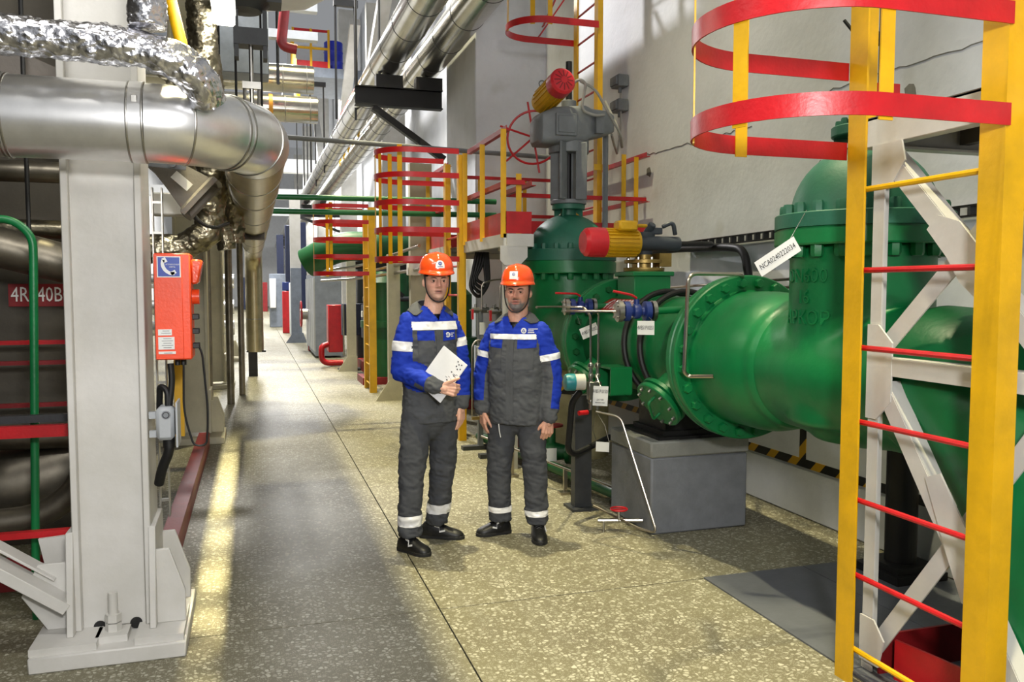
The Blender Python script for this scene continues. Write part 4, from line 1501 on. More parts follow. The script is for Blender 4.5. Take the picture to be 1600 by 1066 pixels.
for Y, z0, z1, xx in ((13.3, 4.7, 8.6, 1.60), (16.2, 4.8, 6.95, 1.57), (23.8, 4.8, 7.2, 1.6), (27, 4.8, 7.5, 1.6), (31, 4.8, 7.9, 1.6)):
    b = B()
    for x in (xx, xx + .36):
        b.cyl((x, Y, z0), (x, Y, z1), .022, 6)
    b.bar((xx - .03, Y, z1), (xx + .42, Y, z1), .1, .12)
    tag(b.build('hanger_frame', BLK), 'black hanger frame rising beside overhead pipes, %s from the near pier' % {13.3: 'first', 16.2: 'second', 23.8: 'third', 27: 'fourth', 31: 'fifth'}[Y], 'hanger', 'black hanger frames')
for k, Y in enumerate((22, 32.5, 44, 56, 68)):
    tag(B().box((3.55, Y, 6), (.6, .6, 12)).build('wall_column', WHT, bev=.01), 'tall white column against the far right wall, %s from the pier' % ['first', 'second', 'third', 'fourth', 'fifth'][k], 'column', 'white wall columns')
for k, (y0, z0, y1, z1) in enumerate(((18.5, 9.0, 25, 5.6), (22, 8.9, 22.01, 5.6), (18, 6.4, 26, 6.4), (32, 5.5, 25.5, 9.5), (33, 7.2, 24, 7.2), (36, 5.4, 42, 10))):
    tag(B().bar((3.05, y0, z0), (3.05, y1, z1), .25, .3, (1, 0, 0)).build('truss_member', WHT), ['long white diagonal truss member above overhead pipes', 'white vertical truss member above overhead pipes', 'level white truss chord above overhead pipes',
        'white truss diagonal leaning back down the hall', 'far level white truss chord down the hall', 'farthest white truss diagonal by the second column'][k], 'truss')
for z, lb in ((2.665, 'upper slim green pipe crossing the aisle overhead'), (2.50, 'lower slim green pipe crossing the aisle overhead')):
    tag(B().cyl((PX + .15, 10, z), (2.9, 10, z + .02), .033, 12).build('green_pipe', GRN), lb, 'pipe')
tag(B().cyl((.2, 10.4, 3.42), (4.05, 10.4, 3.32), .03, 10).build('grey_pipe', GRY), 'slim grey pipe crossing the aisle above the green pipes', 'pipe')
b = B().tube(fillet([(3.9, 15, 2.36), (1.45, 15, 2.36), (.92, 15.25, 2.06)], .55, 10), .26, 40)
tag(b.build('green_main', GRNV), 'thick green overhead pipe ending in an elbow over the aisle', 'pipe')
for x0, x1, z, y, lb in ((1.75, 2.6, 2.02, 15.0, 'black bracket under the thick green overhead pipe'),):
    b = B().ibeam((x0, y, z), (x1 + 1.6, y, z), .1, .14, .012)
    b.bar((x0 + .25, y, z - .05), (x1, y, z - .55), .07, .08, (0, 1, 0))
    tag(b.build('bracket_beam', BLK), lb, 'bracket')
# cream posts and plant between the two far ladders
for x, y, h_, lb in ((1.93, 11.95, 2.1, 'cream post with flared foot left of the taller man'), (2.2, 11.3, 3.3, 'wide cream post behind the cage ladder and helmet'), (1.82, 16.4, 2.2, 'slim cream post beside the navy panels')):
    t = thing('cream_post', lb, 'post', (x, y, 0))
    B().box((x, y, h_ / 2), (.17 if h_ < 3 else .3, .14, h_)).build('shaft', CRM, t)
    B().plate([(x - .28, y - .08, 0), (x + .1, y - .08, 0), (x + .1, y - .08, .3), (x - .08, y - .08, .3)], (0, 1, 0), .02).build('foot', CRM, t)
for x, y, r, h_, lb in ((2.12, 14.3, .33, 1.9, 'dark green vertical pump behind the yellow far ladder'), (2.6, 11.05, .28, 1.7, 'dark green vertical vessel behind the cream post')):
    t = thing('pump', lb, 'pump', (x, y, 0))
    b = B().lathe([(r * .9, .1), (r, .12), (r, h_ * .5), (r * 1.15, h_ * .5), (r * 1.15, h_ * .56), (r * .9, h_ * .56), (r * .9, h_ * .9), (r * .3, h_)], (x, y, 0), (0, 0, 1), 28)
    b.build('body', GRNV, t)
    B().box((x, y, .06), (r * 2.4, r * 2.4, .12)).build('plinth', REDD, t)
    B().box((x - r - .03, y - .1, h_ * .62), (.02, .16, .1)).build('tag', TAG, t)
b = B()
for dz in (0, .12, .3):
    b.tube(fillet([(1.2, 15.6, 1.75 + dz * .6), (1.75, 14.2, 1.78 + dz * .7), (2.05, 10.6, 1.86 + dz)], .8, 6), .022, 8)
tag(b.build('conduit_run', STL), 'bundle of three thin steel conduits passing behind the far ladder', 'conduit')
for k, (x, y) in enumerate(((1.68, 16.6), (1.95, 15.6))):
    t = thing('navy_panel', ['navy blue panel on a stand beside the cream post', 'navy blue panel on a stand behind the far ladder'][k], 'panel', (x, y, 0), 'navy panels')
    B().box((x + .2, y, 1.0), (.45, .2, .62)).build('cabinet', NAVY, t, bev=.01)
    B().box((x + .2, y, .35), (.08, .08, .7)).build('stand', DGR, t)
    B().box((x + .15, y, .02), (.5, .3, .04)).build('foot', DGR, t)
    B().cyl((x, y - .12, .3), (x, y - .12, 1.3), .015, 8).build('conduit', STL, t)
tag(B().box((2.03, 10.9, 1.87), (.17, .12, .17)).build('white_box', paint('white_enamel', '#eeeeea', .3, bump=0), bev=.01), 'bright white box on the conduits behind the taller man\'s helmet', 'box')
t = thing('equipment_skid', 'dark skid of pipes and tanks crowded behind the far ladder', 'machine', (2.9, 16.8, 0))
B().box((2.95, 17.2, 1.1), (1.9, .5, 2.2)).build('back_panel', DGR, t, bev=.02)
B().box((2.95, 16.6, .1), (1.9, 1.0, .2)).build('base', REDD, t)
for k, x in enumerate((2.2, 2.5, 2.85, 3.2, 3.55)):
    B().cyl((x, 16.7, .2), (x, 16.7, 1.9 - .2 * (k % 2)), .09 + .04 * (k % 3), 16).build('tank' if k % 2 else 'riser_pipe', (GRNV, BRN, GRNV, DGR, BLU)[k], t)
for z in (.8, 1.4):
    B().cyl((2.05, 16.45, z), (3.8, 16.45, z), .05, 12).build('header_pipe', DGR, t)
# instrument racks between the two men
for k, (x, y) in enumerate(((2.16, 8.02), (2.22, 7.58))):
    t = thing('instrument_rack', ['grey instrument rack with tubing, left of the pair between the men', 'grey instrument rack with tubing, right of the pair between the men'][k], 'rack', (x, y, 0), 'instrument racks')
    B().box((x, y, .7), (.05, .05, 1.4)).build('post', GRY, t)
    B().box((x - .05, y, .02), (.28, .09, .04)).build('foot', DGR, t)
    b = B()
    for q in range(3):
        c = V((x - .06 + .1 * q, y - .05, 1.40))
        b.lathe([(.012, -.04), (.028, -.035), (.028, .035), (.012, .04)], c, (1, 0, 0), 8)
        b.cyl(c, c + V((0, 0, .06)), .012, 8)
    b.cyl((x - .12, y - .05, 1.40), (x + .25, y - .05, 1.40), .01, 8)
    b.build('manifold', STL, t)
    B().box((x - .1, y - .08, 1.36), (.02, .03, .1)).build('tap_handle', RED, t)
    B().tube(fillet([(x, y - .06, 1.42), (x, y - .06, 1.66), (x + .12, y - .06, 1.70), (x + .4, y - .05, 1.72)], .04), .008, 8).build('tube', TUBE, t)
    B().tube(fillet([(x - .1, y - .06, .35), (x - .1, y - .06, 1.05), (x - .06, y - .06, 1.1), (x + .06, y - .06, 1.1)], .05), .01, 8).build('tube', TUBE, t)
    B().box((x - .02, y - .07, .98), (.08, .07, .13)).build('gauge_block', GRY, t, bev=.01)
    B().box((x + .0, y - .09, 1.22), (.06, .004, .12)).build('tag', TAG, t)
    B().box((x + .05, y - .04, .32), (.3, .03, .03)).build('crossbar', BRASS, t)
b = B()
for k in range(4):
    o_ = .03 * k
    b.tube(fillet([(2.28 + o_, 8.6, 2.0), (2.25 + o_, 8.6, 1.85), (2.20 + o_ * .6, 8.6, 1.62 + .03 * k), (2.30 + o_, 8.6, 1.50 + .05 * k), (2.42 - o_ * .4, 8.6, 1.66), (2.40 - o_ * .5, 8.6, 2.0)], .09, 6), .018, 8)
tag(b.build('hose_bundle', RUB), 'bundle of black hoses hanging below far platform between the men', 'hose')
# plinth stub, floor valve behind the bearded man
t = thing('yellowed_pier', 'round yellowish concrete pier with hazard band behind transmitter', 'pedestal', (3.05, 8.0, 0))
B().cyl((3.0, 7.5, 0), (3.0, 7.5, .95), .30, 28).build('pier', paint('yellowed_concrete', '#a39a73', .8, var=.15), t)
B().lathe([(.301, 0), (.304, 0), (.304, .07), (.301, .07)], (3.0, 7.5, .62), (0, 0, 1), 28).build('hazard_band', HZ, t)
t = thing('floor_valve', 'dark green floor valve with red handwheel behind bearded man\'s leg', 'valve', (2.45, 6.75, 0))
b = B().lathe([(.05, -.2), (.1, -.19), (.1, -.15), (.06, -.14), (.09, 0), (.06, .14), (.1, .15), (.1, .19), (.05, .2)], (2.45, 6.75, .2), (.8, -.6, 0), 20)
b.cyl((2.45, 6.75, .2), (2.45, 6.75, .42), .045, 12)
b.build('body', GRNV, t)
B().lathe([(.02, 0), (.11, 0), (.11, .015), (.02, .015)], (2.45, 6.75, .42), (0, 0, 1), 20).build('handwheel', REDD, t)
B().box((2.4, 6.6, .2), (.1, .006, .11)).build('tag', TAG, t)
tag(B().tube(fillet([(2.2, 8.2, .1), (2.35, 7.0, .1), (2.55, 5.5, .1), (2.62, 5.1, .1)], .3), .045, 12).build('floor_pipe', GRNV), 'green pipe lying on floor behind the concrete block', 'pipe')
b = B().tube([(1.95, 7.2, .28), (2.5, 5.5, .16)], .01, 8)
for p in ((2.1, 6.75, .25), (2.32, 6.05, .2)):
    b.box((p[0], p[1], p[2] / 2), (.03, .02, p[2]))
    b.box((p[0], p[1], .01), (.1, .08, .02))
tag(b.build('floor_tube', TUBE), 'thin sloping steel tube on short floor stands', 'tube')
tag(B().box((2.75, 8.0, .1), (.7, .5, .2)).build('red_base', REDD), 'dark red machine base behind the bearded man', 'base')

# far aisle, right side
t = thing('hose_stand', 'tall red fire hose stand with curved pipe foot', 'stand', (1.6, 17.6, 0))
B().box((1.62, 17.7, .78), (.30, .45, .98)).build('cabinet', RED, t, bev=.015)
B().tube(fillet([(1.75, 17.4, .08), (1.32, 17.4, .08), (1.32, 17.4, .42), (1.46, 17.45, .46)], .18, 7), .06, 12).build('pipe_foot', RED, t)
t = thing('louvred_cabinet', 'grey ribbed cabinet beyond the red hose stand', 'cabinet', (1.55, 21, 0))
B().box((1.66, 21.2, 1.0), (.6, 3.2, 1.9)).build('body', GBLUE, t)
for k in range(5):
    B().box((1.345, 19.9 + k * .62, 1.0), (.03, .5, 1.7)).build('panel', LGR, t)
t = thing('floor_wheel', 'red rimmed handwheel on a steel cylinder past the cabinet', 'handwheel', (1.25, 22.2, 0))
B().tube([V((1.17, 22 + .32 * math.cos(a), .95 + .32 * math.sin(a))) for a in [2 * PI * k / 24 for k in range(24)]], .022, 8, closed=True).build('rim', RED, t)
b = B()
for k in range(3):
    a = 2 * PI * k / 3
    b.cyl((1.17, 22, .95), (1.17, 22 + .32 * math.cos(a), .95 + .32 * math.sin(a)), .016, 6)
b.build('spoke', STL, t)
B().cyl((1.15, 22, .95), (1.75, 22, .95), .14, 20).build('gearbox', STL, t)
B().box((1.4, 22, .4), (.12, .12, .8)).build('stand', RED, t)
t = thing('footed_column', 'blue grey column with flared foot far down the aisle', 'column', (1.22, 25.5, 0))
B().box((1.22, 25.5, 1.1), (.3, .4, 2.2)).build('shaft', GBLUE, t)
B().plate([(.9, 25.28, 0), (1.5, 25.28, 0), (1.4, 25.28, .3), (1.1, 25.28, .3)], (0, 1, 0), .03).build('foot', GBLUE, t)
B().box((1.22, 25.5, 3.2), (.3, .3, 2.0)).build('upper_shaft', WHT, t)
for x, y, w_, h_, z, m, lb, cat in ((1.14, 31, .28, 1.5, .75, RED, 'red panel far down the right side of aisle', 'panel'), (1.14, 31.1, .26, .3, 1.68, BLU, 'blue panel above the far red panel', 'panel'),
                                    (1.32, 29.8, .25, 1.8, .9, WBR, 'white panel beside the far red panel', 'panel'), (1.05, 36, .8, 2.2, 1.1, GBLUE, 'grey cabinet far down the aisle', 'cabinet'),
                                    (.78, 35.5, .25, 1.2, 1.4, WBR, 'white box on the far grey cabinet', 'box'), (1.5, 27.5, .3, 3.0, 2.2, NAVY, 'navy column behind the blue grey footed column', 'column'),
                                    (1.35, 33, .3, 3.2, 2.4, NAVY, 'navy column beyond the far red panel', 'column'), (1.2, 39, .3, 3.2, 2.4, NAVY, 'navy column beyond the far grey cabinet', 'column'),
                                    (1.85, 23.5, .5, 1.5, .75, BLU, 'blue machine casing behind the handwheel', 'machine'), (.35, 60, 1.2, 2.0, 1.0, REDD, 'dark red machine at the far end of aisle', 'machine'),
                                    (-.3, 66, 1.0, 2.4, 1.2, NAVY, 'dark machine at the far end of aisle', 'machine'), (2.2, 18.6, .4, 2.6, 1.3, WHT, 'pale post behind the red hose stand', 'post')):
    tag(B().box((x, y, z), (w_, w_, h_)).build('far_' + cat, m, bev=.02), lb, cat)
# far overhead
for z, y, r, lb in ((5.3, 18, .27, 'shiny clad pipe crossing high over aisle, lower of two'), (6.15, 19, .3, 'shiny clad pipe crossing high over aisle, upper of two')):
    t = thing('clad_pipe', lb, 'pipe', (0, y, z - r))
    B().cyl((-6.05, y, z), (1.35, y, z), r, 36).build('cladding', ALUO, t)
    for x in (-.6, .0, .7, 1.2):
        ring((x, y, z), (1, 0, 0), r, t, w_=.012)
    if y == 18:
        B().lathe([(r + .006, -.04), (r + .01, -.04), (r + .01, .04), (r + .006, .04)], (.42, y, z), (1, 0, 0), 36).build('orange_strap', paint('orange_strap', '#c98a1e', .5), t)
b = B().tube(fillet([(.72, 15, 7.4), (.54, 15, 5.74), (.80, 15, 5.70)], .12, 5), .085, 16)
tag(b.build('red_pipe', REDD), 'red overhead pipe with elbow high above the aisle', 'pipe')
tag(B().lathe([(0, -.9), (.5, -.75), (.75, -.3), (.8, .2), (.8, 3)], (.4, 11.2, 5.95), (-1, .1, .0), 40).build('white_vessel', WBR), 'white rounded vessel end high above the aisle', 'vessel')
tag(B().box((-2.88, 13, 5.15), (6.33, .5, .9)).build('grey_duct', GBLUE, bev=.01), 'grey duct box high over the aisle behind hanger rods', 'duct')
b = B()
for z in (6.5, 7.05, 7.6, 8.15):
    b.box((.2, 17, z), (2.2, .2, .16))
tag(b.build('soffit_beams', LGR), 'row of pale floor beams high above the crossing pipes', 'beam')
tag(B().cyl((.55, 17.2, 5.6), (.55, 17.2, 8.8), .03, 8).build('hanger_rod', BLK), 'dark hanger rod in front of the crossing pipes', 'rod')
t = thing('far_platform', 'distant high platform with yellow railings and piece of lit white wall', 'platform', (1.8, 28, 8.3))
B().box((2.3, 29, 8.45), (2.4, 3, .3)).build('deck', GBLUE, t)
B().box((1.9, 29.8, 9.2), (1.3, .05, 1.4)).build('panel', WBR, t)  # white sheet put in for the lit wall behind the platform
for z, m in ((9.75, RED), (9.2, YEL), (8.7, RED)):
    B().box((1.9, 27.55, z), (1.1, .05, .07 if z > 9 else .2)).build('rail', m, t)
for x in (1.35, 1.9, 2.45):
    B().box((x, 27.55, 9.2), (.07, .06, 1.2)).build('railing_post', YEL, t)
for k in range(8):
    B().box((1.32, 27.8 - k * .5, 9.1 - k * .32), (.08, .06, 1.1)).build('stair_baluster', YEL, t)
t = thing('blue_barrel', 'blue barrel standing on the distant high platform', 'barrel', (2.65, 28.1, 8.6))
B().lathe([(.28, 0), (.3, .02), (.3, .3), (.315, .33), (.3, .36), (.3, .62), (.315, .65), (.3, .68), (.3, .95), (.28, .97), (0, .97)], (2.65, 28.1, 8.6), (0, 0, 1), 24).build('drum', BARREL, t)
for k in range(5):
    tag(B().box((2.5, 20.5 + k * 1.1, 5.9 - k * .02), (.06, .06, 1.3)).build('yellow_post', YEL), 'yellow railing post beyond overhead pipes, %s of five' % ['nearest', 'second', 'third', 'fourth', 'last'][k], 'post', 'far yellow railing posts')
tag(B().box((2.5, 22.7, 6.5), (.05, 4.6, .06)).build('red_rail', RED), 'red handrail over the far yellow railing posts', 'rail')
for k, (y, x1) in enumerate(((40, 3.4), (52, 3.4), (64, 3.4))):
    tag(B().box((-2.5, y, 7.2), (12, .5, .6)).build('roof_beam', WBR), 'white roof beam spanning the far hall, %s one' % ['nearest', 'middle', 'farthest'][k], 'beam')


# ================================================================ PEOPLE
from mathutils.bvhtree import BVHTree


def capsule(b, p, q, r0, r1, n=14):
    p, q = V(p), V(q)
    L = (q - p).length
    if L < 1e-5:
        return
    prof = [(r0 * math.cos(a), r0 * math.sin(a)) for a in (-PI / 2 + .02, -1.1, -.7, -.35, 0)] + [(r1 * math.cos(a), L + r1 * math.sin(a)) for a in (0, .35, .7, 1.1, PI / 2 - .02)]
    b.lathe(prof, p, q - p, n)


def ellipsoid(b, c, ax, r, n=16):
    c = V(c)
    vs, fs = [], []
    for i in range(1, 10):
        th = PI * i / 10
        for j in range(n):
            ph = 2 * PI * j / n
            vs.append(c + ax[0] * (r[0] * math.sin(th) * math.cos(ph)) + ax[1] * (r[1] * math.sin(th) * math.sin(ph)) + ax[2] * (r[2] * math.cos(th)))
    for i in range(8):
        for j in range(n):
            fs.append((i * n + j, i * n + (j + 1) % n, (i + 1) * n + (j + 1) % n, (i + 1) * n + j))
    fs += [tuple(range(n))[::-1], tuple(range(8 * n, 9 * n))]
    b.add(vs, fs)


def sellipse(c, rx, ry, a, e, p=2.4, n=40):
    out = []
    for k in range(n):
        t = 2 * PI * k / n
        x, y = math.cos(t), math.sin(t)
        out.append(c + rx * (a * math.copysign(abs(x) ** (2 / p), x)) + ry * (e * math.copysign(abs(y) ** (2 / p), y)))
    return out


def interp(tab, z):
    for (z0, *a), (z1, *c) in zip(tab[:-1], tab[1:]):
        if z <= z1:
            t = (z - z0) / (z1 - z0)
            return [x + (y - x) * t for x, y in zip(a, c)]
    return list(tab[-1][1:])


def head_geo(b, o, fx, fy, brow=0., noseL=1., wide=1.):
    """face looks along -fy; fx = viewer right"""
    tab = [(-.004, .060, .020, .014), (.004, .078, .008, .030), (.018, .089, .022, .043), (.04, .090, .05, .054), (.06, .089, .068, .060), (.08, .088, .080, .064), (.10, .086, .088, .068),
           (.12, .085, .094, .071), (.145, .088, .098, .073), (.175, .083, .097, .074), (.20, .068, .088, .066), (.22, .045, .065, .048), (.232, .02, .03, .02), (.236, .004, .006, .004)]
    G_ = [(0, .122, .010, .008, .012), (0, .108, .016, .0085, .012), (0, .093, .022 * noseL, .0095, .010), (0, .084, .020 * noseL, .010, .006), (.012, .081, .009, .006, .006), (-.012, .081, .009, .006, .006),
          (.031, .118, -.0105, .014, .0095), (-.031, .118, -.0105, .014, .0095), (.028, .137, .0045 + brow, .018, .006), (-.028, .137, .0045 + brow, .018, .006),
          (.044, .094, .005, .014, .012), (-.044, .094, .005, .014, .012), (0, .061, .006, .019, .0045), (0, .046, .0062, .016, .005), (0, .0535, -.005, .021, .0024), (0, .037, -.003, .018, .005),
          (0, .016, .007, .015, .011), (.030, .065, -.003, .008, .014), (-.030, .065, -.003, .008, .014)]
    n = 120
    rings = []
    z = -.004
    zs = []
    while z < .2361:
        zs.append(z)
        z += .0022
    for z in zs:
        f, bk, w_ = interp(tab, z)
        w_ *= wide
        ring_ = []
        for k in range(n):
            t = 2 * PI * k / n
            x = w_ * math.copysign(abs(math.cos(t)) ** (2 / 2.25), math.cos(t))
            s = math.sin(t)
            y = -f * abs(s) ** (2 / 2.15) if s > 0 else bk * abs(s) ** (2 / 2.2)
            if s > 0:
                for gx, gz, am, sx, sz in G_:
                    y -= am * math.exp(-((x - gx) / sx) ** 2 / 2 - ((z - gz) / sz) ** 2 / 2)
            ring_.append(o + fx * x + fy * y + V((0, 0, z)))
        rings.append(ring_)
    b.loft(rings)
    for s in (-1, 1):   # ears and lids
        e = o + fx * (s * .073 * wide) + fy * .012 + V((0, 0, .108))
        ex = (fx * s * .45 + fy * .9).normalized()
        en = ex.cross(V((0, 0, 1)))
        ellipsoid(b, e, (ex, en, V((0, 0, 1))), (.017, .0065, .031))
        ellipsoid(b, e + ex * .006 + fx * s * .004, (ex, en, V((0, 0, 1))), (.013, .008, .024))
        for k in range(6):
            a0, a1 = math.radians(20 + 23 * k), math.radians(43 + 23 * k)
            P_ = lambda a, h: o + fx * (s * .031 + .0155 * math.cos(a)) - fy * (.0835 - .004 * abs(math.cos(a))) + V((0, 0, .118 + h * math.sin(a)))
            capsule(b, P_(a0, .0066), P_(a1, .0066), .0042, .0042, 8)
            capsule(b, P_(a0, -.0068) + fy * .001, P_(a1, -.0068) + fy * .001, .0032, .0032, 8)


def hand_geo(b, W, d, n, t, curl=(25, 30, 20), spread=.021, thumb=(.55, .6, .35), sc=1., tcurl=.25):
    W, d, n, t = V(W), V(d).normalized(), V(n), V(t)
    n = (n - d * n.dot(d)).normalized()
    t = (t - d * t.dot(d) - n * t.dot(n)).normalized()
    for i in range(4):
        off = (.031 - spread * i) * sc
        K = W + d * (.092 - .004 * abs(i - 1)) * sc + t * off
        capsule(b, W + t * off * .55 + d * .005, K, .0145 * sc, .0125 * sc)
        p, ang = K, 0
        for L, c, r0, r1 in zip((.046, .028, .022), curl, (.0096, .0088, .008), (.0088, .008, .007)):
            ang += math.radians(c + 3 * i)
            q = p + (d * math.cos(ang) + n * math.sin(ang)) * (L * (.92, 1.04, .98, .78)[i] * sc)
            capsule(b, p, q, r0 * sc, r1 * sc, 12)
            p = q
    capsule(b, W - d * .02, W + d * .03, .025 * sc, .024 * sc)
    p = W + d * .022 * sc + t * .022 * sc
    v = (d * thumb[0] + t * thumb[1] + n * thumb[2]).normalized()
    for L, r0, r1 in ((.045, .0145, .0115), (.033, .0112, .0098), (.027, .0098, .008)):
        q = p + v * L * sc
        capsule(b, p, q, r0 * sc, r1 * sc, 12)
        p = q
        v = (v + d * tcurl + n * tcurl * .5).normalized()


CLG = paint('workwear_grey', '#525457', .85, var=.10, scale=14, bump=.04, bscale=240, spec=.2)
CLGP = paint('workwear_grey_trousers', '#4b4d51', .85, var=.12, scale=9, bump=.04, bscale=240, spec=.2)
CLB = paint('workwear_blue', '#1a36a6', .8, var=.08, scale=12, bump=.04, bscale=240, spec=.25)
REF = paint('reflective_tape', '#f4f4f4', .35, var=.05, scale=30, bump=.02, bscale=40, spec=.8)
HEL = paint('helmet_orange', '#f0501a', .22, var=.02, bump=0, spec=.6, coat=.4)
LEA = paint('black_leather', '#141414', .45, var=.2, bump=.03)
SOL = paint('dark_sole', '#1d1d1d', .7)
EYW = paint('eye_white', '#9a9088', .25, bump=0, var=.02)
IRI = paint('iris_dark', '#2a221c', .2, bump=0)
BROW = paint('brow_hair', '#2e241d', .8)
PAPER = paint('paper', '#e3e4e6', .6, var=.03, scale=9, bump=0)


def skin_mat(name):
    m = bpy.data.materials.new(name)
    m.use_nodes = True
    nt = m.node_tree
    b = nt.nodes['Principled BSDF']
    a = nt.nodes.new('ShaderNodeVertexColor')
    a.layer_name = 'tone'
    nz = nt.nodes.new('ShaderNodeTexNoise')
    nz.inputs['Scale'].default_value = 70
    nz.inputs['Detail'].default_value = 4
    geo = nt.nodes.new('ShaderNodeNewGeometry')
    nt.links.new(geo.outputs['Position'], nz.inputs['Vector'])
    mr = nt.nodes.new('ShaderNodeMapRange')
    mr.inputs[3].default_value = .82
    mr.inputs[4].default_value = 1.16
    nt.links.new(nz.outputs[0], mr.inputs[0])
    mx = nt.nodes.new('ShaderNodeMix')
    mx.data_type = 'RGBA'
    mx.blend_type = 'MULTIPLY'
    mx.inputs[0].default_value = 1
    nt.links.new(a.outputs[0], mx.inputs[6])
    nt.links.new(mr.outputs[0], mx.inputs[7])
    nt.links.new(mx.outputs[2], b.inputs['Base Color'])
    b.inputs['Roughness'].default_value = .48
    b.inputs['Subsurface Weight'].default_value = .08
    b.inputs['Subsurface Radius'].default_value = (.01, .004, .002)
    return m


SKIN = skin_mat('skin')


def wrinkle(me, amp, sc, seed, extra=None):
    n = len(me.vertices)
    co = np.empty(n * 3)
    me.vertices.foreach_get('co', co)
    no = np.empty(n * 3)
    me.vertex_normals.foreach_get('vector', no)
    co, no = co.reshape(-1, 3), no.reshape(-1, 3)
    out = co.copy()
    for i in range(n):
        x, y, z = co[i]
        s1 = noise.noise(V((x * sc + seed, y * sc, z * sc * 1.5)))
        s2 = abs(noise.noise(V((x * sc * 1.7 + seed * 2, y * sc * 1.7, z * sc * 3.2 + x * 9))))
        k = amp
        if extra:
            k *= extra(x, y, z)
        out[i] += no[i] * (k * (s1 * .7 + (.35 - s2) * 1.1))
    me.vertices.foreach_set('co', out.ravel())
    me.update()


def cut(me, planes):
    bm = bmesh.new()
    bm.from_mesh(me)
    for co, no in planes:
        bmesh.ops.bisect_plane(bm, geom=bm.verts[:] + bm.edges[:] + bm.faces[:], plane_co=V(co), plane_no=V(no), dist=1e-5)
    bm.to_mesh(me)
    bm.free()


def split(me, classes, parts, parent_of, push):
    """cut a classified garment into one mesh per class; classes = class name per polygon"""
    n = len(me.vertices)
    res = {}
    for name in parts:
        idx = [i for i, c in enumerate(classes) if c == name]
        if not idx:
            continue
        used = {}
        vs, fs = [], []
        for i in idx:
            p = me.polygons[i]
            f = []
            for v in p.vertices:
                if v not in used:
                    used[v] = len(vs)
                    vs.append(me.vertices[v].co + me.vertices[v].normal * push.get(name, 0))
                f.append(used[v])
            fs.append(f)
        m2 = bpy.data.meshes.new(name)
        m2.from_pydata(vs, [], fs)
        m2.polygons.foreach_set('use_smooth', [True] * len(fs))
        res[name] = m2
    return res


